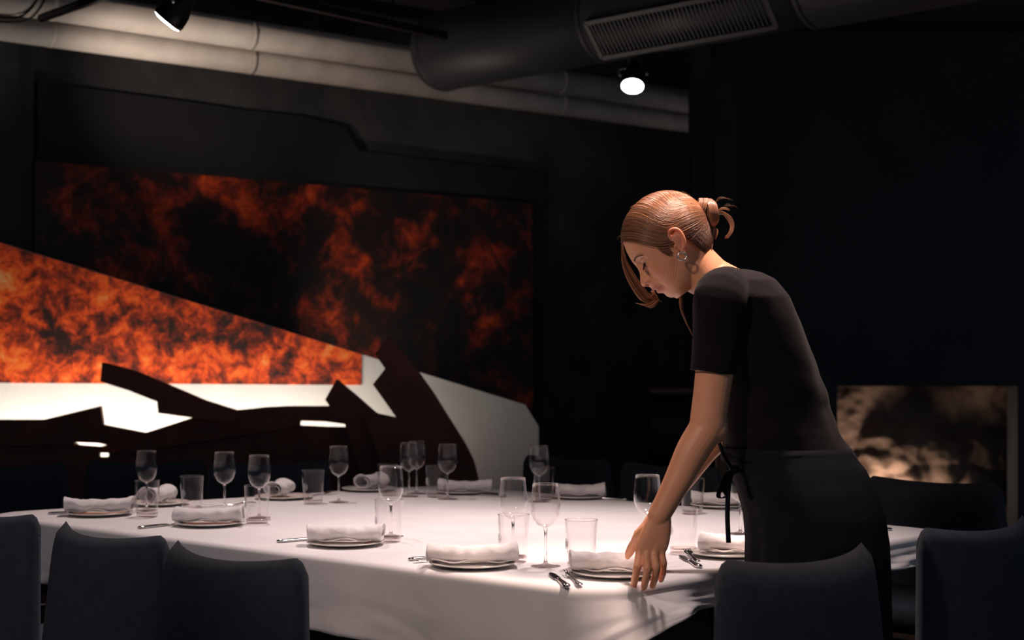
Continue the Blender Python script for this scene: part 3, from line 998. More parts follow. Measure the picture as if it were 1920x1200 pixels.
# smooth face base without nose and lips
BU = np.array([-.095, -.088, -.075, -.06, -.045, -.03, -.015, .0, .015, .03, .05, .07, .085, .10, .115, .125])
BF = np.array([.052, .062, .070, .073, .0755, .0765, .078, .0795, .082, .0845, .0855, .084, .0805, .071, .050, .020])
BB = np.array([-.005, -.010, -.02, -.035, -.055, -.072, -.086, -.095, -.100, -.103, -.104, -.101, -.096, -.084, -.062, -.03])
BWd = np.array([.030, .037, .047, .054, .059, .0625, .066, .069, .0715, .0735, .0755, .0745, .071, .062, .044, .018])
def head_mesh():
    nu, na = 150, 180
    us = np.linspace(-.094, .1245, nu)
    rings = []
    for u in us:
        ff = float(np.interp(u, BU, BF)); bb = float(np.interp(u, BU, BB)); w = float(np.interp(u, BU, BWd))
        pf = face_f(u) if u < .084 else ff
        fc = (ff + bb) / 2 + .012; hf = ff - fc; hb = fc - bb
        ring = []
        for k in range(na):
            a = 2 * math.pi * k / na
            c, s = math.cos(a), math.sin(a)
            e = (.86 + .12 * min(1, max(0, (u - .03) / .03))) if c > 0 else 1.0
            f = fc + (hf if c > 0 else hb) * (abs(c) ** e) * (1 if c > 0 else -1)
            l = w * (abs(s) ** .93) * (1 if s > 0 else -1)
            if c > 0:
                # nose / lips / chin: difference between true profile and the base, narrow in l
                dlt = pf - ff
                g = lambda x, m, q: math.exp(-((x - m) / q) ** 2)
                # nose width by height
                if u > -.028:
                    wn = .0075 + .0085 * g(u, -.017, .012) + .006 * g(u, .03, .02)
                elif u > -.062:
                    wn = .019
                else:
                    wn = .026
                f += dlt * math.exp(-(l / wn) ** 2 * (1.0)) if abs(l) < .06 else 0
                # nose wings
                f += .0120 * (g(l, .0135, .0050) + g(l, -.0135, .0050)) * g(u, -.0180, .0070)
                # philtrum cheeks, cheekbone
                f += .0040 * (g(abs(l), .043, .017)) * g(u, -.012, .018)
                # eye sockets
                f -= .0105 * g(abs(l), .031, .0135) * g(u, .0230, .0115)
                f -= .005 * g(abs(l), .016, .006) * g(u, .020, .010)
                # brow ridge
                f += .0022 * g(abs(l), .028, .02) * g(u, .039, .006)
                # below the lips corner
                f -= .0025 * g(abs(l), .027, .007) * g(u, -.051, .009)
            ring.append(H(f, l, u))
        rings.append(ring)
    return rings
HB = MB()
HB.loft(head_mesh())
# eyeball with closed lid bulge
for s in (-1, 1):
    HB.ball(H(.0660, s * .0305, .0215), (.0128, .0128, .0120), 24, 16)
# neck
def NP_(px, py, dy=0.0): return W(px, py, YP + dy)
neck = [((1290, 470), .052), ((1304, 487), .050), ((1320, 508), .051), ((1338, 532), .058), ((1362, 570), .070)]
rings = []
axis = (NP_(1350, 545) - NP_(1290, 468)).normalized()
perp = Vector((axis.z, 0, -axis.x))
if perp.x > 0: perp = -perp
fr = [(1281, 543), (1287, 545), (1296, 550), (1309, 556), (1330, 580)]      # front contour
bk = [(1322, 452), (1338, 470), (1357, 489), (1385, 504), (1420, 520)]      # nape contour
for a_, b_, wd in zip(fr, bk, (.050, .050, .053, .066, .09)):
    A, B = W(*a_), W(*b_)
    c = (A + B) / 2; h = (B - A) / 2
    rings.append([c + h * math.cos(t) + Vector((0, 1, 0)) * wd * math.sin(t) for t in [2 * math.pi * k / 40 for k in range(40)]])
# root ring inside head
A, B = W(1262, 520), W(1310, 440)
c = (A + B) / 2; h = (B - A) / 2
rings.insert(0, [c + h * math.cos(t) + Vector((0, 1, 0)) * .044 * math.sin(t) for t in [2 * math.pi * k / 40 for k in range(40)]])
HB.loft(rings)
# jaw corner fill between chin, ear and neck
HB.ball(H(.012, 0, -.040), (.050, .050, .042), 24, 14)

# ---- ear (camera side and far side)
def ear(s, hb):
    """outer ear in the (f,u) plane at lateral l"""
    def E(px, py, dl):
        f, u = px2fu(px, py)
        return H(f, s * (.0735 + dl), u)
    helix = bezier([E(1253, 457, .008), E(1247, 449, .013), E(1247, 441, .017), E(1253, 436.5, .019), E(1262, 437.5, .020), E(1269, 445, .021), E(1274, 456, .020), E(1275, 467, .017), E(1271, 475, .013)], 34)
    hb.tube(helix, [.0034 + .0008 * math.sin(i / 33 * math.pi) for i in range(34)], 12)
    hb.ball(E(1272, 477, .012), (.0058, .0038, .0072), 16, 10)
    # back wall plate of the ear
    plate = bezier([E(1256, 446, .008), E(1262, 454, .010), E(1266, 463, .009), E(1269, 473, .009)], 14)
    hb.tube(plate, [.011, .0115, .012, .012, .0118, .0112, .0105, .0098, .009, .0082, .0075, .0068, .006, .005], 14, flat=1.0)
    anti = bezier([E(1256, 444, .015), E(1262, 448, .017), E(1266.5, 457, .017), E(1267, 466, .015), E(1264, 472, .012)], 18)
    hb.tube(anti, .0023, 10)
    hb.ball(E(1257.5, 468, .012), (.0035, .004, .005), 12, 8)
EB = MB()
ear(1, EB); ear(-1, EB)

# ---- torso under the shirt, arms
TB_ = MB()
TOR = [  # image y, front x, back x, half width in depth, depth offset
    (512, 1342, 1404, .085, .0), (530, 1322, 1446, .15, .0), (560, 1318, 1472, .172, .0), (600, 1318, 1492, .170, 0), (640, 1322, 1507, .165, 0),
    (690, 1332, 1526, .155, 0), (740, 1344, 1544, .146, 0), (800, 1354, 1562, .138, 0), (845, 1366, 1588, .142, 0), (880, 1380, 1612, .155, 0),
    (920, 1393, 1631, .168, 0), (960, 1404, 1645, .176, 0), (1010, 1410, 1653, .178, 0), (1060, 1415, 1656, .176, 0)]
def tor_ring(y, xf, xb, hw, dy, grow=0.0, n=64, tilt=.18):
    xf -= grow * SP; xb += grow * SP
    A = W(xf, y); B = W(xb, y)
    c = (A + B) / 2; hx = (B.x - A.x) / 2
    out = []
    for k in range(n):
        t = 2 * math.pi * k / n
        cx, sy = math.cos(t), math.sin(t)
        px_ = (abs(cx) ** .9) * (1 if cx > 0 else -1)
        py_ = (abs(sy) ** .85) * (1 if sy > 0 else -1)
        out.append(Vector((c.x + hx * px_, dy + (hw + grow) * py_, c.z + tilt * hx * px_ * 0)))
    return out
TB_.loft([tor_ring(*r, grow=-.012) for r in TOR])
def limb(b, pts, rads, n=24, sm=26, flat=1.0):
    P = bezier(pts, sm)
    R_ = [float(np.interp(i / (sm - 1), np.linspace(0, 1, len(rads)), rads)) for i in range(sm)]
    b.tube(P, R_, n, flat)
YL, YR = 3.185, 3.51
LS = W(1350, 566, YL); LE = W(1326, 800, 3.185); LW = W(1238, 962, 3.175)
RS = W(1350, 575, YR); RE = W(1345, 815, 3.53); RW = W(1242, 948, 3.46)
def arm(b, S, E, Wr, k=1.0):
    m = S.lerp(E, .45) + Vector((.004, 0, 0))
    limb(b, [S + Vector((.02, .03 if S is LS else -.03, .01)), S, m, E], [.056 * k, .056 * k, .0505 * k, .047 * k, .0435 * k, .0405 * k, .0395 * k], flat=1.0)
    d = (Wr - E)
    side_ = Vector((-d.z, 0, d.x)).normalized()
    limb(b, [E + (E - m).normalized() * -.03, E, E.lerp(Wr, .28) - side_ * .003, E.lerp(Wr, .65), Wr, Wr + d.normalized() * .035],
         [.0395 * k, .0395 * k, .0385 * k, .0365 * k, .0315 * k, .0270 * k, .0245 * k, .0150 * k], flat=1.0)
arm(TB_, LS, LE, LW)
arm(TB_, RS, RE, RW, .92)
# elbow point
TB_.ball(LE + Vector((.012, 0, -.004)), (.034, .032, .036), 16, 10)

# ---- hands
def hand(b, Wr, back, down, across, fingers, thumb, k=1.0):
    """Wr wrist centre; fingers: list of joint chains in world coords"""
    knuckles = [f[0] for f in fingers]
    # palm loft from wrist to the knuckle row
    kc = sum((Vector(q) for q in knuckles), Vector()) / 4
    ax = (Vector(knuckles[3]) - Vector(knuckles[0])).normalized()
    n_ = 24
    rings = []
    dirv = (kc - Wr)
    nrm = ax.cross(dirv.normalized()).normalized()
    for t, hw, th in ((-.35, .0150, .0130), (-.15, .0205, .0180), (.05, .0245, .0185), (.25, .0300, .0170), (.5, .0345, .0150), (.72, .0365, .0125), (.90, .0360, .0100), (1.0, .0330, .0070)):
        c = Wr + dirv * t
        a_ = (ax if t > .3 else ax)
        rings.append([c + a_ * (hw * k * (abs(math.cos(q)) ** .8) * (1 if math.cos(q) > 0 else -1)) + nrm * (th * k * math.sin(q)) for q in [2 * math.pi * i / n_ for i in range(n_)]])
    b.loft(rings)
    for j, ch in enumerate(fingers):
        r0 = (.0099, .0101, .0097, .0088)[j] * k
        pts = [Vector(q) for q in ch]
        root = pts[0] + (Wr - pts[0]).normalized() * .036
        P = bezier([root] + pts, 26)
        m = len(pts)
        Rr = []
        for i in range(26):
            t = i / 25 * m
            r = r0 * (1.02 - .07 * t)
            for jn in range(1, m):
                r += r0 * .10 * math.exp(-((t - jn) / .14) ** 2)
            if t > m - .25: r *= max(.35, math.sqrt(max(0, 1 - ((t - (m - .25)) / .28) ** 2)))
            Rr.append(r)
        b.tube(P, Rr, 16)
        b.ball(pts[-1] - (pts[-1] - pts[-2]).normalized() * .003, r0 * .74, 12, 8)
        b.ball(pts[0] + nrm * 0, r0 * 1.10, 12, 8)
    P = bezier([Vector(q) for q in thumb], 20)
    b.tube(P, [float(np.interp(i / 19, [0, .25, .5, .62, .85, 1], [.017, .0150, .0105, .0108, .0092, .0048])) * k for i in range(20)], 16)
    b.ball(P[-1] - (P[-1] - P[-2]).normalized() * .002, .0062 * k, 12, 8)
    return nrm
HD = MB()
# left hand: seen from its back, fingers down on the far edge of the plate. (index is the leftmost finger)
LF = [
    [W(1200, 1036, 3.165), W(1195, 1064, 3.150), W(1190.5, 1085, 3.162), W(1188, 1101, 3.181)],
    [W(1213, 1040, 3.160), W(1214, 1068, 3.140), W(1210, 1089, 3.156), W(1207, 1103, 3.176)],
    [W(1227, 1040, 3.160), W(1231, 1064, 3.145), W(1227.5, 1085, 3.160), W(1223, 1100, 3.178)],
    [W(1240, 1034, 3.167), W(1244, 1056, 3.160), W(1242.5, 1075, 3.175), W(1239, 1089, 3.192)],
]
LT = [W(1226, 985, 3.18), W(1205, 1000, 3.19), W(1190, 1018, 3.215), W(1181, 1034, 3.235), W(1176, 1046, 3.245)]
hand(HD, LW, None, None, None, LF, LT, 1.0)
# right hand on the other side of the plate, mostly hidden
RF = [
    [W(1196, 1000, 3.42), W(1188, 1018, 3.41), W(1183, 1032, 3.41), W(1181, 1041, 3.42)],
    [W(1204, 1004, 3.43), W(1197, 1022, 3.42), W(1192, 1036, 3.42), W(1190, 1046, 3.43)],
    [W(1214, 1005, 3.45), W(1208, 1024, 3.44), W(1204, 1037, 3.44), W(1202, 1046, 3.45)],
    [W(1224, 1002, 3.47), W(1220, 1018, 3.46), W(1217, 1030, 3.46), W(1215, 1038, 3.47)],
]
RT = [W(1232, 965, 3.44), W(1224, 985, 3.40), W(1212, 1005, 3.375), W(1203, 1020, 3.37)]
hand(HD, RW, None, None, None, RF, RT, .93)
# legs and feet, hidden by chairs and cloth but standing on the floor
LG = MB()
for s in (-1, 1):
    hip = W(1530, 985, YP + s * .085); kn = W(1600, 1235, YP + s * .09); an = W(1625, 1590, YP + s * .09)
    kn.z = .50; an.z = .10
    limb(LG, [hip, hip.lerp(kn, .5), kn, kn.lerp(an, .4), an], [.092, .088, .070, .056, .055, .042, .036])
    LG.ball(an + Vector((-.06, 0, -.055)), (.12, .042, .042), 18, 10)

def remesh(bs, vox, smooth_it, name):
    V = []; F = []
    for b in bs:
        n = len(V); V += b.v; F += [tuple(i + n for i in f) for f in b.f]
    me = bpy.data.meshes.new(name + '_src')
    me.from_pydata([tuple(v) for v in V], [], F); me.update()
    o = bpy.data.objects.new(name + '_src', me); COL.objects.link(o)
    r = o.modifiers.new('r', 'REMESH'); r.mode = 'VOXEL'; r.voxel_size = vox; r.use_smooth_shade = True
    s = o.modifiers.new('s', 'SMOOTH'); s.factor = .5; s.iterations = smooth_it
    dg = bpy.context.evaluated_depsgraph_get()
    out = bpy.data.meshes.new_from_object(o.evaluated_get(dg))
    bpy.data.objects.remove(o); bpy.data.meshes.remove(me)
    out.name = name
    out.polygons.foreach_set('use_smooth', [True] * len(out.polygons))
    return out

def coords(me):
    a = np.empty(len(me.vertices) * 3); me.vertices.foreach_get('co', a); return a.reshape(-1, 3)
def setco(me, a):
    me.vertices.foreach_set('co', a.ravel()); me.update()
def normals(me):
    a = np.empty(len(me.vertices) * 3); me.vertices.foreach_get('normal', a); return a.reshape(-1, 3)

body = remesh([HB, EB, TB_, HD, LG], .0021, 5, 'body')
co = coords(body); nr = normals(body)
ho = np.array(HO); Fv = np.array(FV); Lv = np.array(LV); Uv = np.array(UV_)
rel = co - ho
f_ = rel @ Fv; l_ = rel @ Lv; u_ = rel @ Uv
G = lambda x, m, q: np.exp(-((x - m) / q) ** 2)
front = (f_ > .03).astype(float)
d = np.zeros(len(co))
al = np.abs(l_)
mf, mu = px2fu(1229.5, 545.4)
# mouth line, running back and slightly up from the profile toward the corner
mline = mu + .0010 + .0008 * np.sin(al / .024 * 3)
inm = front * (al < .0255) * (f_ > .055)
d -= .0024 * G(u_, mline, .0017) * inm
d += .0016 * G(u_, mline + .0062, .0038) * np.exp(-(al / .018) ** 4) * inm
d += .0020 * G(u_, mline - .0062, .0040) * np.exp(-(al / .016) ** 4) * inm
# nostrils and wing crease
nf, nu_ = px2fu(1212, 533.5)
d -= .0045 * G(al, .0075, .0032) * G(u_, -.0270, .0028) * (f_ > .08)
d -= .0026 * G(u_, -.0170, .009) * G(al, .0205, .0022) * (f_ > .06)
# eyelid crease and lid slit
d -= .0012 * G(u_, .0300, .0013) * G(al, .031, .010) * front
d -= .0012 * G(u_, .0150, .0012) * G(al, .032, .011) * front
co2 = co + nr * d[:, None]
# knuckle tendons on the left hand: faint ridges
setco(body, co2)
# genuine colour areas: lips, brow roots, finger tips
body.attributes.new('lips', 'FLOAT', 'POINT')
lip = inm * np.clip(1.25 * np.exp(-((u_ - mline) / .0085) ** 4) * np.exp(-(al / .0225) ** 6), 0, 1)
body.attributes['lips'].data.foreach_set('value', lip.astype(np.float32))
nail = np.zeros(len(co))
for ch in LF:
    tip = np.array(ch[-1]); nail = np.maximum(nail, np.exp(-(np.linalg.norm(co - tip, axis=1) / .016) ** 2))
lipn = nail
body.attributes.new('flush', 'FLOAT', 'POINT')
cheek = .6 * G(al, .045, .02) * G(u_, -.012, .02) * front
ea = .8 * (al > .072) * (np.abs(f_) < .05) * (np.abs(u_ - .01) < .05)
body.attributes['flush'].data.foreach_set('value', np.clip(lipn * .7 + cheek + ea, 0, 1).astype(np.float32))

sk = mat('skin', (.7, .4, .27), .45, Subsurface_Weight=.25, Subsurface_Scale=.010)
sk.node_tree.nodes['Principled BSDF'].inputs['Subsurface Radius'].default_value = (1.0, .35, .2)
sb = sk.node_tree.nodes['Principled BSDF']
tc = N(sk, 'ShaderNodeTexCoord')
n1 = N(sk, 'ShaderNodeTexNoise', i_Scale=28.0, i_Detail=4.0); L(sk, tc, 'Object', n1, 'Vector')
m1 = N(sk, 'ShaderNodeMix', data_type='RGBA'); m1.inputs['A'].default_value = (.84, .38, .205, 1); m1.inputs['B'].default_value = (.91, .45, .26, 1)
L(sk, n1, 0, m1, 'Factor')
a1 = N(sk, 'ShaderNodeAttribute', attribute_name='flush'); m2 = N(sk, 'ShaderNodeMix', data_type='RGBA'); m2.inputs['B'].default_value = (.80, .27, .16, 1)
mm = N(sk, 'ShaderNodeMath', operation='MULTIPLY'); mm.inputs[1].default_value = .6
L(sk, a1, 'Fac', mm, 0); L(sk, mm, 0, m2, 'Factor'); L(sk, m1, 'Result', m2, 'A')
a2 = N(sk, 'ShaderNodeAttribute', attribute_name='lips'); m3 = N(sk, 'ShaderNodeMix', data_type='RGBA'); m3.inputs['B'].default_value = (.66, .26, .20, 1)
L(sk, a2, 'Fac', m3, 'Factor'); L(sk, m2, 'Result', m3, 'A'); L(sk, m3, 'Result', sb, 'Base Color')
n2 = N(sk, 'ShaderNodeTexNoise', i_Scale=420.0, i_Detail=3.0); L(sk, tc, 'Object', n2, 'Vector')
bp = N(sk, 'ShaderNodeBump', i_Strength=.10, i_Distance=.002); L(sk, n2, 0, bp, 'Height'); L(sk, bp, 0, sb, 'Normal')
bo = link_mesh('body', body, sk, person)

dark = mat('lash_and_brow_hair', (.035, .018, .012), .6)
brow_m = mat('brow_hair', (.22, .11, .065), .7)
# brows: short overlapping hairs following the ridge
def surf_f(l, u):
    """front surface of the face at (l,u), sampled on the body"""
    m = (np.abs(l_ - l) < .0035) & (np.abs(u_ - u) < .0035) & (f_ > .03)
    return float(f_[m].max()) if m.any() else .08
rnd = random.Random(5)
for s in (1, -1):
    b = MB()
    for k in range(120):
        t = k / 119
        l = .012 + .036 * t; u = .0350 + .0055 * math.sin(t * 2.4) - .003 * t ** 3
        u += rnd.uniform(-.0022, .0022) * (1 - .5 * t)
        ff = surf_f(s * l, u)
        p0 = H(ff - .0002, s * l, u)
        l1 = l + .006; u1 = u + .0018 * (1 - 1.6 * t)
        p1 = H(surf_f(s * l1, u1) + .0006, s * l1, u1)
        b.tube([p0, (p0 + p1) / 2 + FV * .0006, p1], [.0006, .0005, .0002], 5)
    b.build('eyebrow', brow_m, person)
    # lashes: dark lid edge with a fan of hairs pointing down and forward
    b = MB()
    rim = []
    for k in range(15):
        t = k / 14
        l = .0205 + .0215 * t; u = .0155 - .0034 * math.sin(t * math.pi) + .0030 * t
        rim.append((l, u))
    P = [H(surf_f(s * l, u) + .0003, s * l, u) for l, u in rim]
    b.tube(P, [.0014 + .0022 * math.sin(i / 14 * math.pi) for i in range(15)], 8)
    for k in range(30):
        t = k / 29; i = t * 14; j = min(int(i), 13); p = P[j].lerp(P[j + 1], i - j)
        dv = FV * (.0085 - .002 * abs(t - .5)) + UV_ * -.0075 + LV * s * (.006 * (t - .35))
        b.tube([p, p + dv * .55 + UV_ * -.0008, p + dv], [.0012, .0009, .0003], 5)
    b.build('eyelashes', dark, person)
# mole on the cheek
mf_, mu_ = px2fu(1254, 529)
# earring hoops
for s in (1, -1):
    b = MB(); f0, u0 = px2fu(1270.5, 486)
    c = HO + FV * f0 + UV_ * u0 + LV * s * .088
    c = Vector((c.x, c.y, c.z))
    b.tube([c + Vector((math.cos(a) * .0095, s * -.001 * math.cos(a), math.sin(a) * .0095)) for a in [2 * math.pi * k / 36 for k in range(37)]], .0017, 10)
    b.build('hoop_earring', M['silver'], person)

# ---- hair
def hair_mat(name, c1, c2, rough=.36):
    m = mat(name, c1, rough, Specular_IOR_Level=.5)
    at_ = N(m, 'ShaderNodeAttribute', attribute_name='tone')
    r = N(m, 'ShaderNodeValToRGB')
    r.color_ramp.elements[0].color = (*c1, 1); r.color_ramp.elements[1].color = (*c2, 1)
    L(m, at_, 'Fac', r, 0); L(m, r, 0, m.node_tree.nodes['Principled BSDF'], 'Base Color')
    return m
hair_m = hair_mat('auburn_hair', (.11, .045, .026), (.60, .27, .135))
hair_d = hair_mat('dark_auburn_hair', (.06, .026, .016), (.20, .09, .05), .6)
HC = (-.010, .040)
def hsurf(th, ph, grow=0.0):
    """hair shell: th from forward (0) over the top to back (pi) inside the f-u plane, ph lateral angle"""
    f = math.cos(th) * math.cos(ph); u = math.sin(th) * math.cos(ph); l = math.sin(ph)
    rf = (.106 if f > 0 else .098) + grow
    ru = (.094 if u > 0 else .112) + grow
    return Vector((HC[0] + f * rf, l * (.0800 + grow), HC[1] + u * ru))
def hs_w(v): return H(v.x, v.y, v.z)
hlf = [-.075, -.062, -.045, -.035, -.012, .005, .02, .035, .062, .073, .09]
hlu = [-.060, -.052, -.028, .000, .022, .034, .047, .054, .066, .087, .108]
def u_hair(f): return float(np.interp(f, hlf, hlu))
V = []; F = []; idx = {}
nt_, np_ = 150, 90
for i in range(nt_ + 1):
    th = -1.2 + i / nt_ * (math.pi + 2.3)
    for j in range(np_ + 1):
        ph = -math.pi / 2 + math.pi * j / np_
        p = hsurf(th, ph)
        idx[i, j] = len(V); V.append(p)
keep = []
for i in range(nt_):
    for j in range(np_):
        q = [idx[i, j], idx[i + 1, j], idx[i + 1, j + 1], idx[i, j + 1]]
        c = sum((V[k] for k in q), Vector()) / 4
        if c.z > u_hair(c.x) + .002 * math.sin(c.x * 900): keep.append(tuple(q))
used = sorted({k for q in keep for k in q}); rm = {k: n for n, k in enumerate(used)}
VV = []
for k in used:
    p = V[k]
    e = min(1, max(0, (p.z - u_hair(p.x)) / .012))
    sc_ = .955 + .037 * e
    q = Vector((HC[0] + (p.x - HC[0]) * sc_, p.y * sc_, HC[1] + (p.z - HC[1]) * sc_))
    VV.append(hs_w(q))
cap = mesh('hair', VV, [tuple(rm[k] for k in q) for q in keep], hair_d, person)
so = cap.modifiers.new('s', 'SOLIDIFY'); so.thickness = .004; so.offset = -1

BUN = px2fu(1312, 398)
def proj(v, grow):
    """push a head-frame point on to the hair shell"""
    x, y, z = v.x - HC[0], v.y, v.z - HC[1]
    rf = (.106 if x > 0 else .098) + grow; ru = (.094 if z > 0 else .112) + grow; rl = .0800 + grow
    q = math.sqrt((x / rf) ** 2 + (y / rl) ** 2 + (z / ru) ** 2) or 1
    return Vector((HC[0] + x / q, y / q, HC[1] + z / q))
rnd = random.Random(11)
strands = MB(); strands2 = MB()
def strand(b, P, r, n=5, tn=None):
    P = list(P); m = len(P); v0 = len(b.v)
    b.tube(P, [r * (.45 + .55 * math.sin(min(1, i / (m * .25)) * math.pi / 2)) * (1 if i < m * .8 else max(.15, 1 - (i - m * .8) / (m * .22))) for i in range(m)], n)
    b.tone.append((v0, len(b.v), rnd.random() if tn is None else tn))
def fu(px, py): return px2fu(px, py)
bunh = Vector((BUN[0], 0, BUN[1]))
# root curve along the hairline and part; mid control above the ear
for s in (1, -1):
    nS = 2700 if s > 0 else 500
    for k in range(nS):
        t = (k + rnd.random()) / nS
        # roots run along the middle part from the forehead up, then strands sweep sideways and back
        roots = [fu(1169, 452), fu(1166, 440), fu(1172, 420), fu(1186, 398), fu(1208, 378), fu(1240, 368), fu(1270, 368), fu(1296, 380)]
        q = t * 7; i0 = min(int(q), 6); w_ = q - i0
        rf_, ru_ = roots[i0][0] * (1 - w_) + roots[i0 + 1][0] * w_, roots[i0][1] * (1 - w_) + roots[i0 + 1][1] * w_
        p0 = Vector((rf_, s * rnd.uniform(.0, .006), ru_))
        mids = [fu(1232, 462), fu(1236, 452), fu(1240, 440), fu(1242, 424), (fu(1250, 408)), fu(1260, 392), fu(1278, 380), fu(1298, 384)]
        mf2, mu2 = mids[i0][0] * (1 - w_) + mids[i0 + 1][0] * w_, mids[i0][1] * (1 - w_) + mids[i0 + 1][1] * w_
        lat = .074 * math.sqrt(max(0, 1 - (t * .98) ** 2.2))
        p1 = Vector((mf2, s * lat, mu2))
        ends = [fu(1310, 424), fu(1310, 418), fu(1309, 412), fu(1309, 406), fu(1308, 400), fu(1307, 394), fu(1307, 388), fu(1307, 384)]
        ef, eu = ends[i0][0] * (1 - w_) + ends[i0 + 1][0] * w_, ends[i0][1] * (1 - w_) + ends[i0 + 1][1] * w_
        p2 = Vector((ef, s * (.014 + .012 * (1 - t)), eu))
        jit = Vector((rnd.gauss(0, .003), 0, rnd.gauss(0, .003)))
        g = rnd.uniform(.0022, .0062)
        C = bezier([p0, p0.lerp(p1, .45) + Vector((0, s * .010, .006)) + jit * .6, p1 + jit, p1.lerp(p2, .5) + jit, p2], 22)
        P = [hs_w(proj(c, g * (.45 + .55 * min(1, t * 2.5)))) for i, c in enumerate(C)]
        strand(strands if rnd.random() < .8 else strands2, P, rnd.uniform(.00035, .00075), 4, min(1, max(0, rnd.gauss(.12 + 1.25 * t, .2))))  # lower strands toned darker: shade put into the hair colour
# nape and behind-the-ear hair swept up to the bun
for s in (1, -1):
    for k in range(1200 if s > 0 else 160):
        t = rnd.random()
        A = [fu(1281, 452), fu(1288, 458), fu(1300, 468), fu(1316, 472), fu(1332, 470)]
        q = t * 4; i0 = min(int(q), 3); w_ = q - i0
        a = Vector((A[i0][0] * (1 - w_) + A[i0 + 1][0] * w_, s * (.062 - .048 * t ** 1.4), A[i0][1] * (1 - w_) + A[i0 + 1][1] * w_))
        ef, eu = fu(1316 + 8 * t, 420 - 6 * rnd.random())
        e = Vector((ef, s * .012, eu))
        C = bezier([a, a.lerp(e, .4) + Vector((-.004, s * .004, .002)), e], 9)
        strand(strands2, [hs_w(proj(c, rnd.uniform(.0015, .004))) for c in C], rnd.uniform(.0004, .0008), 4)
# short fine hair in front of the ear and at the temple
for s in (1, -1):
    for k in range(90):
        t = rnd.random()
        a = fu(1222 + 24 * t, 462 + 4 * rnd.random()); e = fu(1244 + 10 * t + rnd.uniform(-3, 3), 476 + 8 * rnd.random())
        l0 = .070; 
        P = bezier([H(a[0], s * (l0 + .001), a[1]), H((a[0] + e[0]) / 2 + .002, s * (l0 + .0035), (a[1] + e[1]) / 2 - .002), H(e[0], s * (l0 + .001), e[1])], 7)
        strand(strands, P, rnd.uniform(.00022, .00045), 4, .15 + .2 * rnd.random())
strands.build('hair', hair_m, person)
# the bun: core and coils
bun = MB(); bund = MB()
bc = W(1326, 400); 
bund.ball(bc, (.022, .022, .026), 20, 14)
bund.ball(W(1312, 396), (.016, .02, .022), 16, 12)
def coil(c, ax1, ax2, R1, R2, r, a0, a1, n=22):
    return [c + ax1 * (R1 * math.cos(a0 + (a1 - a0) * i / (n - 1))) + ax2 * (R2 * math.sin(a0 + (a1 - a0) * i / (n - 1))) for i in range(n)]
X = Vector((1, 0, 0)); Z = Vector((0, 0, 1)); Yv = Vector((0, -1, 0))
for k in range(420):            # right lobe: fibres wrapping top to bottom on the near side
    u = rnd.random()
    cx = W(1330 + rnd.uniform(-13, 13), 399)
    sag = 1 - ((cx.x - W(1330, 399).x) / .020) ** 2
    sag = max(.15, sag) ** .5
    P = coil(cx + X * .003, (Z * 1 + X * -.12).normalized(), Yv, .0330 * sag, .030 * sag, 0, -1.0, 4.1, 16)
    strand(bun if rnd.random() < .65 else bund, P, rnd.uniform(.0005, .0009), 4)
for k in range(280):             # left lobe
    cx = W(1314 + rnd.uniform(-9, 7), 393)
    P = coil(cx, (Z * 1 + X * .25).normalized(), Yv, .0255 + rnd.uniform(-.002, .002), .029, 0, -1.2, 3.9, 16)
    strand(bun if rnd.random() < .7 else bund, P, rnd.uniform(.0005, .0009), 4)
for k in range(26):             # wrapped lock between the lobes
    j = rnd.uniform(-3, 3)
    P = bezier([W(1300 + j, 384, YP - .01), W(1306 + j, 386, YP - .025), W(1311 + j, 402, YP - .03), W(1316 + j * .6, 426, YP - .015), W(1322 + j, 440, YP)], 14)
    strand(bun, P, rnd.uniform(.0010, .0018))
for k in range(60):             # loose curl leaving the bun
    j = rnd.gauss(0, 1.5); m_ = rnd.gauss(0, 2.0)
    P = bezier([W(1342, 402 + j), W(1352 + j * .3, 399 + j), W(1364 + m_, 405 + j), W(1372 + m_, 420 + j), W(1370 + m_, 435), W(1362 + m_, 446 + j)], 18)
    strand(bun, P, rnd.uniform(.0003, .0006), 4, .5 + .5 * rnd.random())
for k in range(10):
    j = rnd.gauss(0, 1.5)
    P = bezier([W(1341, 402), W(1350, 393 + j), W(1358, 391 + j), W(1368, 394 + j)], 9)
    strand(bun, P, .0006)
for k in range(26):             # tail under the bun
    j = rnd.gauss(0, 2.5)
    P = bezier([W(1334, 420), W(1341 + j, 432), W(1337 + j, 444 + j)], 8)
    strand(bun, P, .0009)
for k in range(60):             # hair between nape and bun
    j = rnd.uniform(-9, 9)
    P = bezier([W(1326 + j * .8, 474 + j * .3, YP - rnd.uniform(-.02, .03)), W(1330 + j * .7, 452, YP - .02 * rnd.random()), W(1326 + j, 424, YP - .01)], 9)
    strand(bund, P, .0015)
bun.build('hair_bun', hair_m, person)
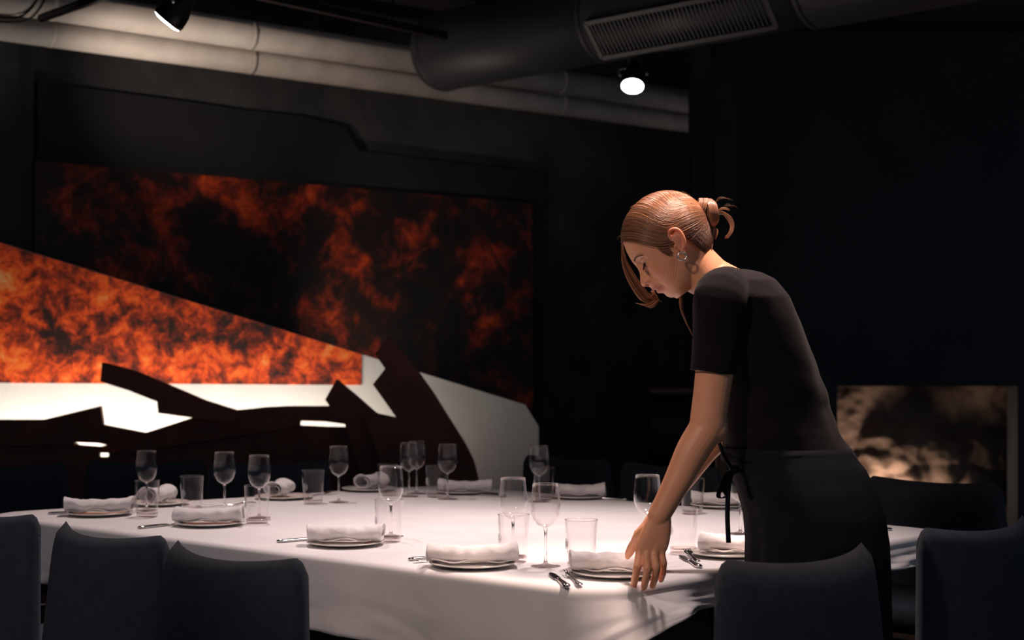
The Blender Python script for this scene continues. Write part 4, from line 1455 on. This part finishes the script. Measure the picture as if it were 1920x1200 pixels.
# face framing lock on the far side
lock = MB()
for k in range(420):
    t = rnd.random(); g = rnd.gauss(0, 1.5)
    yy = YP + .045 + .03 * rnd.random()
    x0 = 1166 + 2 * rnd.random()
    w1 = t * 22
    P = bezier([W(x0 + 2, 440, YP + .01), W(x0 - 1 + w1 * .1, 462, YP + .035), W(1166 + w1 * .5, 492, yy), W(1174 + w1 * .9, 520, yy), W(1186 + w1 * 1.1, 543, yy), W(1200 + w1 * 1.0, 556 + 6 * (1 - t), yy + .004), W(1212 + t * 20 + g * 3, 566 - 12 * t + g * 2.5, yy + .006)], 20)
    strand(lock, P, rnd.uniform(.0003, .0007), 4, rnd.random() * .8)
for k in range(140):
    g = rnd.gauss(0, 1.5); t = rnd.random(); yy = YP + .055 + .02 * rnd.random()
    P = bezier([W(1226 - 6 * t, 545, yy), W(1232 - 5 * t + g, 557 + g, yy), W(1226 + g, 567 + g, yy), W(1213 + g * 2, 573 + g, yy), W(1203 + g * 3, 572 + g, yy)], 12)
    strand(lock, P, rnd.uniform(.0003, .0006), 4, .5 + .5 * rnd.random())
lk = lock.build('hair_lock', hair_m, person)
# thin loose strands in front of the neck and beside the ear
wis = MB()
for k in range(44):
    g = rnd.gauss(0, 1); e = rnd.random()
    yy = YP - .02 + .04 * rnd.random()
    P = bezier([W(1281 + g, 535, yy), W(1274 + 5 * e + g, 556, yy), W(1276 + 3 * e + g, 580, yy), W(1284 + 2 * e + g * .6, 600, yy), W(1294 + g * .5, 620, yy), W(1303 + g * .8, 637 + g * 2, yy)][: (6 if e < .55 else 5)], 16)
    strand(wis, P, rnd.uniform(.0004, .0008), 4)
wis.build('loose_strands', hair_m, person); wis = MB()
for k in range(5):
    g = rnd.gauss(0, 1.8)
    P = bezier([W(1262 + g, 476, YP - .077), W(1263 + g * 1.5, 500, YP - .070), W(1262 + g * 2, 525, YP - .055)], 9)
    strand(wis, P, .0002, 4)
wis.build('loose_strands', hair_m, person)
for cx_, cy_ in ((1165, 445), (1172, 415), (1190, 388), (1225, 365), (1262, 364), (1300, 376), (1335, 372), (1350, 385)):
    wis = MB()
    for k in range(3):          # fly-away hairs on the outline, rooted together
        dx_ = rnd.uniform(14, 34) * (1 if cx_ > 1215 else -.25); dy_ = rnd.uniform(-3, 2)
        P = bezier([W(cx_ + 6, cy_ + 9), W(cx_ + 4 + dx_ * .35, cy_ + dy_), W(cx_ + 4 + dx_ * .8, cy_ + dy_ * .9 - 1), W(cx_ + dx_ * 1.2, cy_ + dy_ + 4)], 14)
        strand(wis, P, .00020, 4)
    wis.build('loose_strands', hair_m, person)
strands2.v and strands2.build('under_hair', hair_d, person)
bund.build('bun_core', hair_d, person)

# ---- clothes
cloth_m = varied(mat('black_jersey', (.02, .016, .02), .9, Specular_IOR_Level=.15, Sheen_Weight=.06, Sheen_Roughness=.5), (.0075, .0058, .0080), (.0105, .0075, .0100), 30, .12, 500)
apron_m = varied(mat('black_apron_cotton', (.012, .013, .016), .92, Specular_IOR_Level=.15), (.0085, .0105, .0145), (.0115, .0135, .018), 30, .12, 500)
SB = MB()
rows = [r for r in TOR if r[0] <= 880]
rows[0] = (508, 1350, 1396, .070, 0)
rows = [rows[0], (518, 1334, 1424, .115, 0)] + rows[1:]
SB.loft([tor_ring(*r, grow=.004) for r in rows])
for S, E_, s in ((LS, LE, -1), (RS, RE, 1)):
    end = S.lerp(E_, .56)
    d_ = (E_ - S).normalized()
    P = [S + Vector((.03, -s * .06, .018)), S + Vector((.004, 0, .012)), S.lerp(E_, .18), S.lerp(E_, .38), end]
    limb(SB, P, [.060, .0625, .0585, .053, .0505, .0485])
shirt = remesh([SB], .0045, 6, 't_shirt')
co = coords(shirt); nr = normals(shirt)
po = np.array(PO)
# folds radiating from the waist tie and hanging down the back
def fold(co):
    out = np.zeros(len(co))
    for i, p in enumerate(co):
        x, y, z = p
        zz = (z - .95) / .5
        w = math.exp(-((z - (W(1500, 810).z)) / .13) ** 2)
        a = mnoise.noise(Vector((x * 9 - z * 10, y * 5, z * 16 + x * 4)))
        b = mnoise.noise(Vector((x * 16 + z * 5, y * 14, z * 3.0)))
        c = abs(mnoise.noise(Vector((x * 7 + z * 3.2 + 4, y * 9, z * 1.6 + 2))))
        out[i] = .009 * w * a + .0045 * b + .008 * (c - .2)
    return out
setco(shirt, co + nr * fold(co)[:, None])
link_mesh('t_shirt', shirt, cloth_m, person)
# collar band
A, B = W(1309, 556), W(1380, 507)
c_ = (A + B) / 2; h_ = (B - A) / 2
pts = []
for k in range(49):
    t = 2 * math.pi * k / 48
    pts.append(c_ + h_ * .97 * math.cos(t) + Vector((0, 1, 0)) * .071 * math.sin(t) + Vector((.018, 0, .022)) * -abs(math.sin(t)) * -.35)
MB().tube(pts, .0045, 10, flat=1.0).build('neckband', cloth_m, person)
# shoulder seam
pts = [W(1331, 541, 3.20), W(1350, 533, 3.185), W(1374, 540, 3.185), W(1396, 556, 3.20)]
# hem band of the sleeve
for S, E_ in ((LS, LE), (RS, RE)):
    end = S.lerp(E_, .555); d_ = (E_ - S).normalized(); x_ = d_.cross(Vector((0, 1, 0))).normalized(); y_ = d_.cross(x_).normalized()
    MB().tube([end + (x_ * math.cos(t) + y_ * math.sin(t)) * .0488 for t in [2 * math.pi * k / 40 for k in range(41)]], .0022, 8).build('sleeve_hem', cloth_m, person)
# trousers
TR = MB()
TR.loft([tor_ring(*r, grow=.001) for r in TOR if r[0] >= 845])
for s in (-1, 1):
    hip = W(1535, 1000, YP + s * .085); kn = W(1600, 1235, YP + s * .09); an = W(1625, 1590, YP + s * .09)
    kn.z = .50; an.z = .085
    limb(TR, [hip, hip.lerp(kn, .5), kn, an], [.088, .092, .086, .076, .068, .060])
link_mesh('trousers', remesh([TR], .006, 5, 'trousers'), apron_m, person)
for s in (-1, 1):
    an = W(1625, 1590, YP + s * .09)
    MB().ball(Vector((an.x - .06, an.y, .045)), (.135, .050, .045), 20, 12).build('shoe', M['black_metal'], person)
# apron: wraps the front and sides from the waist to the knee, open at the back
n_ = 90
V = []; F = []
AR = [(838, 1359, 1588, .146), (850, 1363, 1594, .147), (880, 1376, 1617, .160), (920, 1390, 1636, .174), (960, 1402, 1650, .183), (1010, 1407, 1658, .186), (1060, 1407, 1661, .188), (1120, 1409, 1662, .190), (1200, 1412, 1664, .190), (1290, 1414, 1664, .190)]
ys = np.linspace(838, 1290, 46)
for y in ys:
    xf = np.interp(y, [r[0] for r in AR], [r[1] for r in AR]); xb = np.interp(y, [r[0] for r in AR], [r[2] for r in AR]); hw = np.interp(y, [r[0] for r in AR], [r[3] for r in AR])
    A = W(xf, y); B = W(xb, y); c = (A + B) / 2; hx = (B.x - A.x) / 2
    low = max(0, (y - 880) / 300)
    for k in range(n_ + 1):
        t = math.pi + (k / n_ - .5) * 2 * math.radians(150)
        cx, sy = math.cos(t), math.sin(t)
        g = .006 + .012 * low * (math.sin(t * 9 + y * .004) * .5 + .3 * math.sin(t * 17 + 1))
        V.append((c.x + (hx + g) * (abs(cx) ** .9) * (1 if cx > 0 else -1), (hw + g) * (abs(sy) ** .85) * (1 if sy > 0 else -1), c.z))
w_ = n_ + 1
for j in range(len(ys) - 1):
    for k in range(n_):
        a = j * w_ + k
        F.append((a, a + w_, a + w_ + 1, a + 1))
ap = mesh('apron', V, F, apron_m, person)
so = ap.modifiers.new('s', 'SOLIDIFY'); so.thickness = .002; so.offset = 1
# waistband, rising slightly toward the back
wb = []
for j, dz in enumerate((-.010, .010)):
    row = []
    for k in range(81):
        t = 2 * math.pi * k / 80
        A = W(1357, 846); B = W(1588, 846); c = (A + B) / 2; hx = (B.x - A.x) / 2 + .0015
        lift = .018 * (math.cos(t) + 1) / 2
        row.append(Vector((c.x + hx * math.cos(t) * 1.0 - lift * .3, .1515 * math.sin(t), c.z + dz + lift - .012)))
    wb.append(row)
V = wb[0] + wb[1]; F = [(k, k + 1, 81 + k + 1, 81 + k) for k in range(80)]
wbo = mesh('apron_waistband', V, F, apron_m, person)
so = wbo.modifiers.new('s', 'SOLIDIFY'); so.thickness = .004; so.offset = 1
# bow and ribbon ends at the front
def ribbon(pts, w, name, wdir=Vector((.35, 1, 0))):
    P = bezier(pts, 30); V = []; wdir = wdir.normalized()
    for i, p in enumerate(P):
        a = i / 29
        t = (P[min(i + 1, 29)] - P[max(i - 1, 0)]).normalized()
        wd = wdir
        V += [p - wd * w / 2, p + wd * w / 2]
    F = [(2 * i, 2 * i + 1, 2 * i + 3, 2 * i + 2) for i in range(29)]
    o = mesh(name, V, F, apron_m, person)
    s = o.modifiers.new('s', 'SOLIDIFY'); s.thickness = .0016; s.offset = 0
    return o
YB = 3.25
kx = W(1378, 880, YB)
MB().ball(kx, (.012, .014, .010), 14, 10).build('bow_knot', apron_m, person)
wx = Vector((1, .6, 0))
ribbon([W(1378, 880, YB), W(1363, 888, YB), W(1352, 912, YB - .01), W(1347, 930, YB - .01), W(1354, 934, YB), W(1363, 930, YB)], .012, 'bow_loop', wx)
ribbon([W(1378, 880, YB), W(1366, 890, YB), W(1357, 912, YB + .005), W(1362, 929, YB + .004)], .010, 'bow_loop', wx)
ribbon([W(1378, 880, YB), W(1392, 886, YB), W(1400, 905, YB), W(1404, 928, YB), W(1411, 936, YB), W(1414, 927, YB + .01), W(1404, 900, YB + .01), W(1385, 882, YB + .01)], .013, 'bow_loop', wx)
ribbon([W(1376, 882, YB), W(1368, 900, YB), W(1365, 930, YB - .004), W(1364, 970, YB - .004), W(1366, 1018, YB - .004)], .011, 'ribbon_end', Vector((1, .15, 0)))
ribbon([W(1345, 820, YB + .05), W(1356, 850, YB), W(1372, 878, YB)], .010, 'apron_strap', wx)
